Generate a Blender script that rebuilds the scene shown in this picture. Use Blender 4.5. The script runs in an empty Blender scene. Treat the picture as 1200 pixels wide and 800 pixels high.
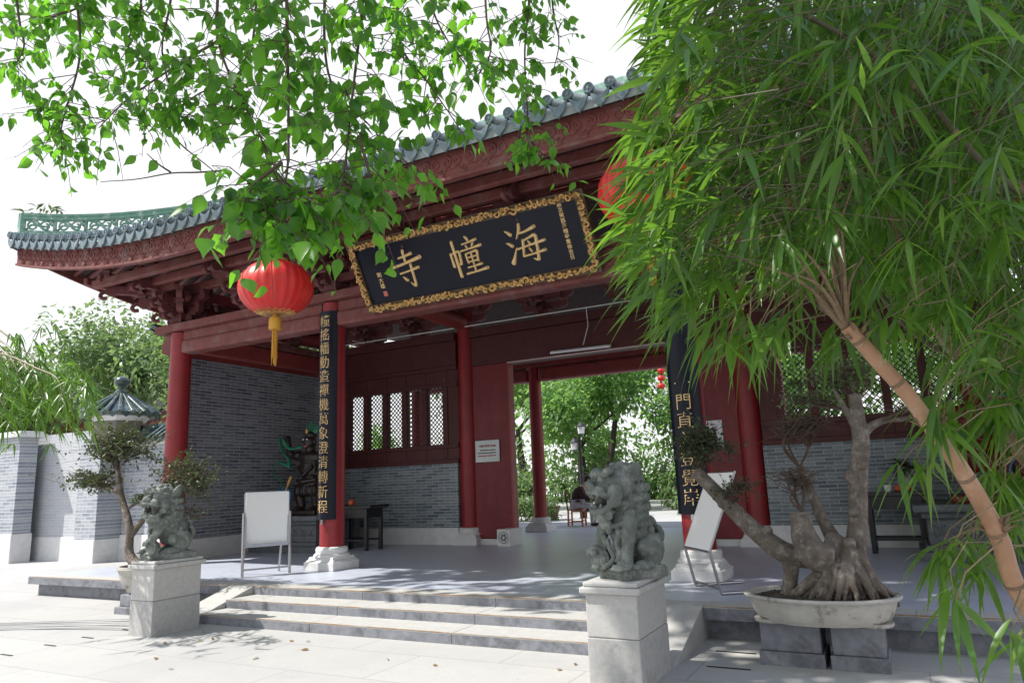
import bpy, bmesh, math, random
import numpy as np
from mathutils import Vector, Matrix, Euler
random.seed(7); RNG = np.random.default_rng(11)
SC = bpy.context.scene; COL = SC.collection
PI = math.pi
# ---------------------------------------------------------------- camera
CAM = Vector((0, 0, 1.5)); FPX = 835.7; YAW, PIT, ROL = 0.485219, 0.196325, -0.0389573
_f = Vector((-math.sin(YAW)*math.cos(PIT), math.cos(YAW)*math.cos(PIT), math.sin(PIT)))
_r0 = Vector((math.cos(YAW), math.sin(YAW), 0)); _u0 = _r0.cross(_f)
_r = _r0*math.cos(ROL) + _u0*math.sin(ROL); _u = -_r0*math.sin(ROL) + _u0*math.cos(ROL)
cd = bpy.data.cameras.new('camera'); cam = bpy.data.objects.new('camera', cd); COL.objects.link(cam)
cam.matrix_world = Matrix(((_r.x, _u.x, -_f.x, CAM.x), (_r.y, _u.y, -_f.y, CAM.y), (_r.z, _u.z, -_f.z, CAM.z), (0, 0, 0, 1)))
cd.sensor_width = 36; cd.lens = FPX/1200*36; cd.clip_start = 0.05; cd.clip_end = 1500
SC.camera = cam
def ray(x, y): return _f + _r*((x-600)/FPX) - _u*((y-400)/FPX)
def aty(x, y, Y): d = ray(x, y); return CAM + d*((Y-CAM.y)/d.y)
def atz(x, y, Z): d = ray(x, y); return CAM + d*((Z-CAM.z)/d.z)
def atd(x, y, D): return CAM + ray(x, y)*D
# ---------------------------------------------------------------- world, sun, exposure
SUN_DIR = Vector((-0.82, -0.57, 0)).normalized(); SUN_EL = math.radians(54)
w = bpy.data.worlds.new('World'); SC.world = w; w.use_nodes = True
nt = w.node_tree; nt.nodes.clear()
sky = nt.nodes.new('ShaderNodeTexSky'); sky.sky_type = 'NISHITA'; sky.sun_disc = False
sky.sun_elevation = SUN_EL; sky.sun_rotation = math.atan2(SUN_DIR.x, SUN_DIR.y); sky.air_density = 1.0; sky.dust_density = 2.0
mx = nt.nodes.new('ShaderNodeMix'); mx.data_type = 'RGBA'; mx.inputs['Factor'].default_value = 0.80
gtc = nt.nodes.new('ShaderNodeTexCoord'); gsp = nt.nodes.new('ShaderNodeSeparateXYZ'); gr = nt.nodes.new('ShaderNodeValToRGB')
nt.links.new(gtc.outputs['Generated'], gsp.inputs[0]); nt.links.new(gsp.outputs['Z'], gr.inputs['Fac'])
gr.color_ramp.elements[0].position = .60; gr.color_ramp.elements[0].color = (.93, .925, .93, 1); gr.color_ramp.elements[1].position = .92; gr.color_ramp.elements[1].color = (.40, .57, 1.0, 1)
gm = nt.nodes.new('ShaderNodeVectorMath'); gm.operation = 'SCALE'; gm.inputs['Scale'].default_value = 9.3      # bright thin overcast, bluer overhead
nt.links.new(gr.outputs['Color'], gm.inputs[0]); nt.links.new(gm.outputs[0], mx.inputs['B'])
bg = nt.nodes.new('ShaderNodeBackground'); bg.inputs['Strength'].default_value = 0.108
wo = nt.nodes.new('ShaderNodeOutputWorld')
nt.links.new(sky.outputs['Color'], mx.inputs['A']); nt.links.new(mx.outputs['Result'], bg.inputs['Color']); nt.links.new(bg.outputs[0], wo.inputs[0])
sl = bpy.data.lights.new('sun', 'SUN'); sl.energy = 4.9; sl.angle = math.radians(0.6); sl.color = (1, .955, .88)
so = bpy.data.objects.new('sun', sl); COL.objects.link(so)
sdir = Vector((SUN_DIR.x*math.cos(SUN_EL), SUN_DIR.y*math.cos(SUN_EL), math.sin(SUN_EL)))
so.rotation_euler = sdir.to_track_quat('Z', 'Y').to_euler()
so.location = (-12, -8, 25)
vs = SC.view_settings; vs.view_transform = 'Standard'; vs.look = 'None'; vs.exposure = 0.48; vs.gamma = 1.0; vs.use_curve_mapping = False
SC.cycles.max_bounces = 8; SC.cycles.transparent_max_bounces = 8
SC.cycles.use_denoising = True
# ---------------------------------------------------------------- materials
def srgb(r, g, b):
    f = lambda c: (c/255/12.92 if c/255 <= .04045 else ((c/255+.055)/1.055)**2.4)
    return (f(r), f(g), f(b), 1)
MATS = {}
class NT:
    def __init__(s, name):
        s.m = bpy.data.materials.new(name); s.m.use_nodes = True; s.t = s.m.node_tree; s.b = s.t.nodes['Principled BSDF']; s.out = s.t.nodes['Material Output']
    def n(s, typ, **kw):
        nd = s.t.nodes.new(typ)
        for k, v in kw.items():
            if hasattr(nd, k): setattr(nd, k, v)
        return nd
    def l(s, a, b): s.t.links.new(a, b)
    def noise(s, vec, scale, detail=4, rough=.6):
        n = s.n('ShaderNodeTexNoise'); n.inputs['Scale'].default_value = scale; n.inputs['Detail'].default_value = detail; n.inputs['Roughness'].default_value = rough
        if vec is not None: s.l(vec, n.inputs['Vector'])
        return n
    def ramp(s, fac, stops):
        r = s.n('ShaderNodeValToRGB'); els = r.color_ramp.elements
        while len(els) < len(stops): els.new(.5)
        for e, (p, c) in zip(els, stops): e.position = p; e.color = c
        s.l(fac, r.inputs['Fac']); return r
    def mix(s, fac, a, b, blend='MIX'):
        m = s.n('ShaderNodeMix'); m.data_type = 'RGBA'; m.blend_type = blend
        if isinstance(fac, (int, float)): m.inputs['Factor'].default_value = fac
        else: s.l(fac, m.inputs['Factor'])
        for k, v in (('A', a), ('B', b)):
            if isinstance(v, tuple): m.inputs[k].default_value = v
            else: s.l(v, m.inputs[k])
        return m.outputs['Result']
    def bump(s, h, strength, dist=.01):
        b = s.n('ShaderNodeBump'); b.inputs['Strength'].default_value = strength; b.inputs['Distance'].default_value = dist
        s.l(h, b.inputs['Height']); s.l(b.outputs['Normal'], s.b.inputs['Normal'])
def C4(c): return tuple(c)+((1,) if len(c) == 3 else ())
def mat(name, c1, c2=None, rough=.6, scale=8, bump=.25, bscale=None, metal=0, coat=0, spec=.5, dirt=None, dscale=1.5, dmin=.5, dmax=.7, bdist=.01, streak=None):
    if name in MATS: return MATS[name]
    N = NT(name); tc = N.n('ShaderNodeTexCoord'); v = tc.outputs['Object']
    c1 = C4(c1); c2 = C4(c2) if c2 else c1
    n1 = N.noise(v, scale, 6, .65)
    col = N.mix(N.ramp(n1.outputs['Fac'], [(.3, (0, 0, 0, 1)), (.7, (1, 1, 1, 1))]).outputs['Color'], c1, c2)
    if dirt:
        n2 = N.noise(v, dscale, 8, .7)
        col = N.mix(N.ramp(n2.outputs['Fac'], [(dmin, (0, 0, 0, 1)), (dmax, (1, 1, 1, 1))]).outputs['Color'], col, C4(dirt))
    rr = None
    if streak:
        mp = N.n('ShaderNodeMapping'); mp.inputs['Scale'].default_value = (1, 1, .07); N.l(v, mp.inputs['Vector']); n3 = N.noise(mp.outputs[0], 16, 6, .75)
        rr = N.ramp(n3.outputs['Fac'], [(.50, (0, 0, 0, 1)), (.72, (.75, .75, .75, 1))]); col = N.mix(rr.outputs['Color'], col, C4(streak))
        n4 = N.noise(v, 55, 3, .6); col = N.mix(N.ramp(n4.outputs['Fac'], [(.68, (0, 0, 0, 1)), (.74, (.6, .6, .6, 1))]).outputs['Color'], col, (.10, .06, .055, 1))
        mr_ = N.n('ShaderNodeMapRange'); mr_.inputs['To Min'].default_value = rough; mr_.inputs['To Max'].default_value = min(1, rough+.3); N.l(n3.outputs['Fac'], mr_.inputs['Value']); N.l(mr_.outputs[0], N.b.inputs['Roughness'])
    N.l(col, N.b.inputs['Base Color'])
    N.b.inputs['Roughness'].default_value = rough; N.b.inputs['Metallic'].default_value = metal
    N.b.inputs['Coat Weight'].default_value = coat; N.b.inputs['Specular IOR Level'].default_value = spec
    if bump: nb = N.noise(v, bscale or scale*6, 5, .7); N.bump(nb.outputs['Fac'], bump, bdist)
    MATS[name] = N.m; return N.m
def brick_mat(name, axis, c1, c2, mortar, bw=.26, bh=.062, ms=.008, dirt=(.3, .3, .32), rough=.75, spread=.9):
    if name in MATS: return MATS[name]
    N = NT(name); tc = N.n('ShaderNodeTexCoord'); sp = N.n('ShaderNodeSeparateXYZ'); cb = N.n('ShaderNodeCombineXYZ')
    N.l(tc.outputs['Object'], sp.inputs[0]); N.l(sp.outputs['X' if axis == 'x' else 'Y'], cb.inputs['X']); N.l(sp.outputs['Z'], cb.inputs['Y'])
    b = N.n('ShaderNodeTexBrick'); b.offset = .5; N.l(cb.outputs[0], b.inputs['Vector'])
    b.inputs['Scale'].default_value = 1; b.inputs['Brick Width'].default_value = bw; b.inputs['Row Height'].default_value = bh
    b.inputs['Mortar Size'].default_value = ms; b.inputs['Mortar Smooth'].default_value = .2; b.inputs['Bias'].default_value = 0
    b.inputs['Color1'].default_value = C4(c1); b.inputs['Color2'].default_value = C4(c2); b.inputs['Mortar'].default_value = C4(mortar)
    # per-brick variation: second brick lookup in black and white picks odd dark and pale bricks
    n = N.noise(tc.outputs['Object'], 1.3, 6, .7)
    col = N.mix(N.ramp(n.outputs['Fac'], [(.42, (0, 0, 0, 1)), (.72, (.55, .55, .55, 1))]).outputs['Color'], b.outputs['Color'], C4(dirt))
    n2 = N.noise(tc.outputs['Object'], 30, 3, .6)
    col = N.mix(.35, col, N.ramp(n2.outputs['Fac'], [(.3, (.25, .25, .27, 1)), (.7, (1, 1, 1, 1))]).outputs['Color'], 'MULTIPLY')
    N.l(col, N.b.inputs['Base Color']); N.b.inputs['Roughness'].default_value = rough
    ad = N.n('ShaderNodeMath', operation='MULTIPLY_ADD'); N.l(n2.outputs['Fac'], ad.inputs[0]); ad.inputs[1].default_value = .25
    inv = N.n('ShaderNodeMath', operation='SUBTRACT'); inv.inputs[0].default_value = 1; N.l(b.outputs['Fac'], inv.inputs[1]); N.l(inv.outputs[0], ad.inputs[2])
    N.bump(ad.outputs[0], .6, .008); MATS[name] = N.m; return N.m
def leaf_mat(name, cols, trans=(.35, .55, .06), tw=.45, rough=.45):
    if name in MATS: return MATS[name]
    N = NT(name); g = N.n('ShaderNodeNewGeometry')
    tcn = N.n('ShaderNodeTexCoord'); nz = N.noise(tcn.outputs['Object'], 26, 4, .7); nz2 = N.noise(tcn.outputs['Object'], 1.1, 2, .5)
    k = len(cols); r = N.ramp(g.outputs['Random Per Island'], [(i/(k-1), C4(c)) for i, c in enumerate(cols)])
    lc = N.mix(N.ramp(nz.outputs['Fac'], [(.60, (0, 0, 0, 1)), (.74, (.6, .6, .6, 1))]).outputs['Color'], r.outputs['Color'], (.20, .16, .045, 1))
    lc = N.mix(N.ramp(nz2.outputs['Fac'], [(.40, (0, 0, 0, 1)), (.70, (.40, .40, .40, 1))]).outputs['Color'], lc, tuple(q*.45 for q in cols[0][:3])+(1,))
    N.l(lc, N.b.inputs['Base Color']); N.b.inputs['Roughness'].default_value = rough
    tr = N.n('ShaderNodeBsdfTranslucent'); tcol = N.mix(.66, lc, C4(trans)); N.l(tcol, tr.inputs['Color'])
    ms = N.n('ShaderNodeMixShader'); ms.inputs[0].default_value = tw
    N.l(N.b.outputs[0], ms.inputs[1]); N.l(tr.outputs[0], ms.inputs[2]); N.l(ms.outputs[0], N.out.inputs['Surface'])
    MATS[name] = N.m; return N.m
M_RED = mat('red lacquer', (.29, .013, .018), (.20, .010, .013), .32, 3, .08, 40, dirt=(.24, .05, .05), dscale=4, dmin=.6, dmax=.85, streak=(.15, .012, .018))
M_DOOR = mat('dark red paint', (.19, .007, .011), (.125, .005, .009), .38, 2.5, .12, 30, dirt=(.24, .04, .05), dscale=3, dmin=.55, dmax=.9, streak=(.11, .008, .014))
M_BEAM = mat('dusty red timber', (.185, .05, .044), (.12, .029, .026), .72, 5, .3, 30, dirt=(.20, .125, .115), dscale=3.5, dmin=.5, dmax=.75)
M_BRKT = mat('dull red timber', (.145, .037, .035), (.095, .024, .024), .65, 6, .25, 40, dirt=(.19, .11, .11), dscale=5, dmin=.55, dmax=.8)
M_INNER = mat('inner red timber', (.30, .05, .045), (.20, .032, .03), .5, 4, .2, 30)
M_WIN = mat('brown red joinery', (.085, .011, .010), (.055, .008, .008), .45, 4, .15, 30, dirt=(.11, .03, .03), dscale=3, dmin=.55, dmax=.85, streak=(.05, .009, .009))
M_DKWOOD = mat('dark timber', (.035, .012, .011), (.02, .008, .008), .6, 5, .2)
M_BLACK = mat('black lacquer', (.006, .006, .008), (.012, .011, .013), .3, 6, .1)
M_NAVY = mat('navy black lacquer', (.003, .004, .011), (.005, .007, .018), .35, 1.5, .04, 20, spec=.22)
M_GOLD = mat('gold leaf', (.62, .40, .16), (.42, .23, .075), .38, 20, .5, 60, metal=.45)
M_GOLDP = mat('gold paint', (.72, .52, .25), (.58, .38, .16), .4, 20, .15, 60, metal=.15)
M_GRANITE = mat('pale granite', (.50, .49, .475), (.40, .40, .395), .8, 25, .3, 120, dirt=(.26, .26, .265), dscale=2.2, dmin=.55, dmax=.8, bdist=.004)
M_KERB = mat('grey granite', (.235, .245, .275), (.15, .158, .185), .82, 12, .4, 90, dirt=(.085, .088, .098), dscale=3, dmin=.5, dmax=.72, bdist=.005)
M_TREAD = mat('worn step granite', (.46, .455, .44), (.38, .378, .37), .78, 10, .25, 90, dirt=(.34, .335, .33), dscale=1.6, dmin=.55, dmax=.8, bdist=.004)
M_FLOOR = mat('platform paving', (.50, .54, .64), (.43, .47, .57), .36, 6, .15, 70, dirt=(.34, .36, .43), dscale=.8, dmin=.5, dmax=.8, bdist=.003)
M_WHITE = mat('white limewash stone', (.66, .66, .655), (.55, .555, .56), .75, 7, .2, 60, dirt=(.40, .41, .42), dscale=2.5, dmin=.58, dmax=.85)
M_LION = mat('green grey carved stone', (.175, .195, .178), (.075, .092, .082), .72, 11, .8, 60, dirt=(.31, .325, .31), dscale=9, dmin=.5, dmax=.72, bdist=.006)
M_TILE = mat('green grey glazed tile', (.22, .26, .265), (.30, .33, .34), .28, 10, .15, 40, dirt=(.33, .36, .38), dscale=6, dmin=.5, dmax=.75)
M_TGREEN = mat('dark green glazed tile', (.035, .062, .055), (.055, .085, .078), .25, 9, .15, 40, dirt=(.26, .30, .30), dscale=5, dmin=.5, dmax=.75)
M_RIDGE = mat('jade green glazed ridge', (.10, .24, .175), (.18, .33, .26), .35, 9, .15, 40, dirt=(.5, .55, .54), dscale=7, dmin=.52, dmax=.7)
M_STEEL = mat('brushed steel', (.45, .45, .46), (.36, .36, .37), .28, 30, .05, 200, metal=.9)
M_BOARD = mat('white board', (.86, .86, .87), (.82, .82, .83), .35, 3, .03)
M_PAPER = mat('white notice', (.68, .68, .70), (.62, .62, .64), .5, 5, .03)
M_SIGN = mat('brushed silver sign', (.42, .45, .44), (.33, .36, .35), .35, 6, .05, metal=.35)
M_BARK = mat('grey brown bark', (.19, .155, .128), (.085, .068, .058), .88, 9, 1.0, 24, dirt=(.30, .27, .24), dscale=12, dmin=.5, dmax=.66, bdist=.02)
M_BARK2 = mat('dark bark', (.07, .055, .045), (.035, .028, .024), .9, 8, .7, 40)
M_TWIG = mat('twig bark', (.10, .065, .045), (.06, .04, .03), .8, 30, .3)
M_SOIL = mat('potting soil', (.05, .04, .03), (.10, .085, .065), .95, 30, .9, 60, bdist=.02)
M_POT = mat('weathered planter stone', (.50, .485, .45), (.38, .36, .33), .85, 9, .45, 70, dirt=(.12, .115, .10), dscale=6, dmin=.55, dmax=.68, bdist=.006)
M_PINK = mat('pale light rim', (.55, .40, .38), (.45, .33, .32), .6, 8, .1)
M_CULM = mat('tan bamboo culm', (.34, .185, .10), (.23, .12, .065), .42, 9, .3, 60, dirt=(.38, .26, .17), dscale=14, dmin=.5, dmax=.75, bdist=.003)
M_CULM2 = mat('olive bamboo culm', (.12, .10, .045), (.20, .15, .075), .4, 9, .2, 60)
M_STEM = mat('dark bamboo stem', (.05, .045, .022), (.075, .07, .03), .6, 20, .2)
M_SHEATH = mat('dry sheath', (.25, .17, .10), (.12, .08, .05), .9, 40, .6)
L_TREE = leaf_mat('broad leaf', [(.026, .07, .02), (.05, .15, .02), (.03, .085, .022), (.10, .25, .03), (.028, .07, .03), (.06, .17, .025)], (.30, .78, .04), .55, .36)
L_BAMB = leaf_mat('bamboo leaf', [(.022, .074, .014), (.058, .138, .018), (.026, .09, .015), (.115, .205, .028), (.036, .105, .02), (.09, .17, .023), (.022, .078, .024)], (.32, .64, .05), .38, .36)
L_DRY = leaf_mat('dry bamboo leaf', [(.35, .25, .13), (.25, .16, .08)], (.5, .35, .15), .4)
L_BUSH = leaf_mat('bush leaf', [(.055, .105, .045), (.11, .17, .07), (.15, .22, .10), (.08, .135, .055)], (.35, .55, .14), .38, .38)
L_DARK = leaf_mat('dark bonsai leaf', [(.022, .042, .018), (.04, .07, .028), (.07, .10, .045), (.03, .055, .022)], (.16, .25, .05), .3, .45)
L_FAR = leaf_mat('courtyard tree leaf', [(.06, .14, .045), (.11, .21, .06), (.075, .165, .05), (.16, .28, .09)], (.40, .70, .16), .5, .42)
L_RED = leaf_mat('russet bonsai leaf', [(.10, .03, .03), (.07, .035, .03), (.05, .05, .03)], (.2, .06, .05), .3)
# ---------------------------------------------------------------- mesh builder
class MB:
    def __init__(s): s.v = []; s.f = []; s.mi = []; s.cur = 0
    def add(s, vs, fs):
        o = len(s.v); s.v += [tuple(p) for p in vs]; s.f += [tuple(i+o for i in f) for f in fs]; s.mi += [s.cur]*len(fs); return s
    def box(s, c, d, rot=None):
        c = Vector(c); hx, hy, hz = d[0]/2, d[1]/2, d[2]/2
        R = rot if isinstance(rot, Matrix) else (Matrix.Rotation(rot, 3, 'Z') if rot else Matrix.Identity(3))
        vs = [c + R @ Vector((sx*hx, sy*hy, sz*hz)) for sx in (-1, 1) for sy in (-1, 1) for sz in (-1, 1)]
        return s.add(vs, [(0, 1, 3, 2), (4, 6, 7, 5), (0, 4, 5, 1), (2, 3, 7, 6), (0, 2, 6, 4), (1, 5, 7, 3)])
    def bb(s, x0, x1, y0, y1, z0, z1): return s.box(((x0+x1)/2, (y0+y1)/2, (z0+z1)/2), (x1-x0, y1-y0, z1-z0))
    def bar(s, a, b, w, h=None, up=(0, 0, 1)):
        a = Vector(a); b = Vector(b); h = h or w; d = b-a; L = d.length
        if L < 1e-6: return s
        z = d/L; x = Vector(up).cross(z)
        if x.length < 1e-4: x = Vector((1, 0, 0)).cross(z)
        x.normalize(); y = z.cross(x); R = Matrix((x, y, z)).transposed()
        return s.box((a+b)/2, (w, h, L), R)
    def tube(s, pts, rad, n=8, cap=True, sq=1.0):
        pts = [Vector(p) for p in pts]; k = len(pts)
        if not hasattr(rad, '__len__'): rad = [rad]*k
        t0 = (pts[1]-pts[0]).normalized(); x = t0.orthogonal().normalized()
        vs = []; fs = []
        for i, p in enumerate(pts):
            t = (pts[min(i+1, k-1)]-pts[max(i-1, 0)])
            t = t.normalized() if t.length > 1e-9 else t0
            x = (x - t*x.dot(t)); x = x.normalized() if x.length > 1e-6 else t.orthogonal().normalized()
            y = t.cross(x)
            for j in range(n):
                a = 2*PI*j/n; vs.append(p + (x*math.cos(a) + y*math.sin(a)*sq)*rad[i])
        for i in range(k-1):
            for j in range(n): fs.append((i*n+j, i*n+(j+1) % n, (i+1)*n+(j+1) % n, (i+1)*n+j))
        if cap: fs.append(tuple(range(n))[::-1]); fs.append(tuple((k-1)*n+j for j in range(n)))
        return s.add(vs, fs)
    def lathe(s, prof, c=(0, 0, 0), n=24, sx=1, sy=1, capb=True, capt=True, ph=0):
        vs = []; fs = []; k = len(prof)
        for r, z in prof:
            for j in range(n):
                a = 2*PI*j/n+ph; vs.append((c[0]+r*sx*math.cos(a), c[1]+r*sy*math.sin(a), c[2]+z))
        for i in range(k-1):
            for j in range(n): fs.append((i*n+j, i*n+(j+1) % n, (i+1)*n+(j+1) % n, (i+1)*n+j))
        if capb: fs.append(tuple(range(n))[::-1])
        if capt: fs.append(tuple((k-1)*n+j for j in range(n)))
        return s.add(vs, fs)
    def ell(s, c, r, rot=None, n=12, m=8):
        c = Vector(c); r = (r, r, r) if not hasattr(r, '__len__') else r
        R = rot if isinstance(rot, Matrix) else (Euler(rot).to_matrix() if rot else Matrix.Identity(3))
        vs = [c + R @ Vector((0, 0, -r[2]))]; fs = []
        for i in range(1, m):
            ph = -PI/2+PI*i/m
            for j in range(n):
                a = 2*PI*j/n; vs.append(c + R @ Vector((r[0]*math.cos(ph)*math.cos(a), r[1]*math.cos(ph)*math.sin(a), r[2]*math.sin(ph))))
        vs.append(c + R @ Vector((0, 0, r[2])))
        for j in range(n): fs.append((0, 1+(j+1) % n, 1+j))
        for i in range(m-2):
            for j in range(n): a = 1+i*n; fs.append((a+j, a+(j+1) % n, a+n+(j+1) % n, a+n+j))
        t = len(vs)-1; a = 1+(m-2)*n
        for j in range(n): fs.append((a+j, a+(j+1) % n, t))
        return s.add(vs, fs)
    def prism(s, poly, o, ax, ay, an, th):
        """extrude 2D polygon (list of (a,b)) lying at o with axes ax,ay by th along an"""
        o = Vector(o); ax = Vector(ax); ay = Vector(ay); an = Vector(an); k = len(poly)
        vs = [o+ax*a+ay*b-an*th/2 for a, b in poly]+[o+ax*a+ay*b+an*th/2 for a, b in poly]
        fs = [tuple(range(k))[::-1], tuple(range(k, 2*k))]+[(i, (i+1) % k, k+(i+1) % k, k+i) for i in range(k)]
        return s.add(vs, fs)
    def mesh(s, name, mats, off=(0, 0, 0), smooth=False):
        me = bpy.data.meshes.new(name); ox, oy, oz = off
        me.from_pydata([(x-ox, y-oy, z-oz) for x, y, z in s.v], [], s.f)
        mats = mats if isinstance(mats, (list, tuple)) else [mats]
        for m in mats: me.materials.append(m)
        if len(mats) > 1: me.polygons.foreach_set('material_index', s.mi)
        if smooth: me.polygons.foreach_set('use_smooth', [True]*len(me.polygons))
        me.update(); return me
def wloc(o):
    p = Vector((0, 0, 0))
    while o: p += o.location; o = o.parent
    return p
def fixn(me):
    bm = bmesh.new(); bm.from_mesh(me); bmesh.ops.recalc_face_normals(bm, faces=bm.faces); bm.to_mesh(me); bm.free()
def part(mb, name, mats, parent=None, smooth=False, bevel=0, local=False, auto=None, loc=None, fix=True):
    off = (0, 0, 0) if local or parent is None else wloc(parent)
    if loc is not None: off = Vector(off)+Vector(loc)
    me = mb.mesh(name, mats, off, smooth)
    if fix: fixn(me)
    o = bpy.data.objects.new(name, me); COL.objects.link(o); o.parent = parent
    if loc is not None: o.location = loc
    if bevel:
        b = o.modifiers.new('bevel', 'BEVEL'); b.width = bevel; b.segments = 2; b.limit_method = 'ANGLE'; b.angle_limit = math.radians(40)
    if auto: me.set_sharp_from_angle(angle=math.radians(auto))
    return o
def thing(name, label, cat, loc=(0, 0, 0), rz=0, group=None):
    o = bpy.data.objects.new(name, None); COL.objects.link(o); o.location = loc; o.rotation_euler = (0, 0, rz); o.empty_display_size = .2
    o['label'] = label; o['category'] = cat
    if group: o['group'] = group
    return o
def tag(o, label, cat, group=None, kind=None):
    o['label'] = label; o['category'] = cat
    if group: o['group'] = group
    if kind: o['kind'] = kind
    return o
def structure(o, label=None):
    o['kind'] = 'structure'
    if label: o['label'] = label
    return o
def dup(root, loc, label=None, rz=None):
    r = root.copy(); COL.objects.link(r); r.location = loc
    if rz is not None: r.rotation_euler = (0, 0, rz)
    if label: r['label'] = label
    for ch in list(root.children):
        c = ch.copy(); COL.objects.link(c); c.parent = r
        for g in list(ch.children):
            d = g.copy(); COL.objects.link(d); d.parent = c
    return r
def remesh(mb, voxel, smooth_it=2, fac=.5, name='m'):
    me = mb.mesh(name, [], (0, 0, 0)); fixn(me)
    o = bpy.data.objects.new('tmp', me); COL.objects.link(o)
    r = o.modifiers.new('r', 'REMESH'); r.mode = 'VOXEL'; r.voxel_size = voxel
    sm = o.modifiers.new('s', 'SMOOTH'); sm.iterations = smooth_it; sm.factor = fac
    dg = bpy.context.evaluated_depsgraph_get(); dg.update()
    out = bpy.data.meshes.new_from_object(o.evaluated_get(dg)); bpy.data.objects.remove(o); bpy.data.meshes.remove(me)
    out.polygons.foreach_set('use_smooth', [True]*len(out.polygons)); out.name = name
    return out
def obj_from(me, name, m, parent=None, loc=(0, 0, 0)):
    me.materials.clear(); me.materials.append(m); me.name = name
    o = bpy.data.objects.new(name, me); COL.objects.link(o); o.parent = parent; o.location = loc; return o
def text_mb(body, size, m, extrude=.004, align='CENTER'):
    c = bpy.data.curves.new('t', 'FONT'); c.body = body; c.size = size; c.extrude = extrude; c.align_x = align; c.align_y = 'CENTER'; c.resolution_u = 3; c.offset = size*(.012 if size < .15 else -.008)
    o = bpy.data.objects.new('t', c); COL.objects.link(o)
    dg = bpy.context.evaluated_depsgraph_get(); dg.update()
    me = bpy.data.meshes.new_from_object(o.evaluated_get(dg)); bpy.data.objects.remove(o); bpy.data.curves.remove(c)
    me.materials.clear(); me.materials.append(m); return me
# fast leaf soup: numpy arrays of quads/tris
def leaf_mesh(name, V, F, m, parent=None, off=None):
    V = np.asarray(V, np.float32).reshape(-1, 3).copy(); F = np.asarray(F, np.int32)
    if off is None: off = wloc(parent) if parent else (0, 0, 0)
    V -= np.array(off, np.float32)
    me = bpy.data.meshes.new(name); k = F.shape[1]
    me.vertices.add(len(V)); me.vertices.foreach_set('co', V.ravel())
    me.loops.add(F.size); me.loops.foreach_set('vertex_index', F.ravel())
    me.polygons.add(len(F)); me.polygons.foreach_set('loop_start', np.arange(0, F.size, k, dtype=np.int32)); me.polygons.foreach_set('loop_total', np.full(len(F), k, np.int32))
    me.materials.append(m); me.update(calc_edges=True); me.validate()
    o = bpy.data.objects.new(name, me); COL.objects.link(o); o.parent = parent; return o
def nrm(a): return a/np.maximum(np.linalg.norm(a, axis=-1, keepdims=True), 1e-9)
def blades(P, D, L, W, droop=.35, prof=(.25, .9, 1, .75, .35, .02), fold=.18, up=None, roll=None):
    """lens-shaped leaves: P base points, D directions, L lengths, W half widths; returns V, F (quads)"""
    n = len(P); P = np.asarray(P, float); D = nrm(np.asarray(D, float)); L = np.asarray(L)[:, None]; W = np.asarray(W)[:, None]
    ref = np.tile([0, 0, 1.], (n, 1)) + RNG.normal(0, .35, (n, 3)) if up is None else np.asarray(up, float)
    S = nrm(np.cross(D, ref)); N = np.cross(S, D)
    if roll is not None:
        c, s_ = np.cos(roll)[:, None], np.sin(roll)[:, None]; S, N = S*c+N*s_, N*c-S*s_
    k = len(prof); V = np.zeros((n, k, 3, 3)); 
    dr = np.asarray(droop) if hasattr(droop, '__len__') else np.full(n, droop)
    for i, wv in enumerate(prof):
        t = i/(k-1); c = P + D*L*t + np.array([0, 0, -1.])*(dr[:, None]*L*t*t)
        V[:, i, 0] = c - S*W*wv + N*W*wv*fold; V[:, i, 1] = c; V[:, i, 2] = c + S*W*wv + N*W*wv*fold
    idx = np.arange(n)[:, None]*(k*3); F = []
    for i in range(k-1):
        for j in (0, 1): F.append(idx + np.array([i*3+j, i*3+j+1, (i+1)*3+j+1, (i+1)*3+j]))
    return V.reshape(-1, 3), np.stack(F, 1).reshape(-1, 4)
OVATE = (.05, .62, 1.0, .92, .55, .03)
LANCE = (.12, .75, 1.0, .9, .62, .3, .02)
def clump_leaves(centers, radii, counts, size, flat=.3, hang=.3):
    P = []; D = []
    for c, r, k in zip(centers, radii, counts):
        u = nrm(RNG.normal(0, 1, (k, 3))); rr = RNG.uniform(.35, 1, (k, 1))**.6
        q = np.array(c)+u*rr*np.array(r); P.append(q); d = u+RNG.normal(0, .7, (k, 3)); d[:, 2] -= hang; D.append(d)
    P = np.concatenate(P); D = np.concatenate(D); n = len(P); L = RNG.uniform(.7, 1.3, n)*size
    return blades(P, D, L, L*.26, .2, OVATE)
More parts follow.
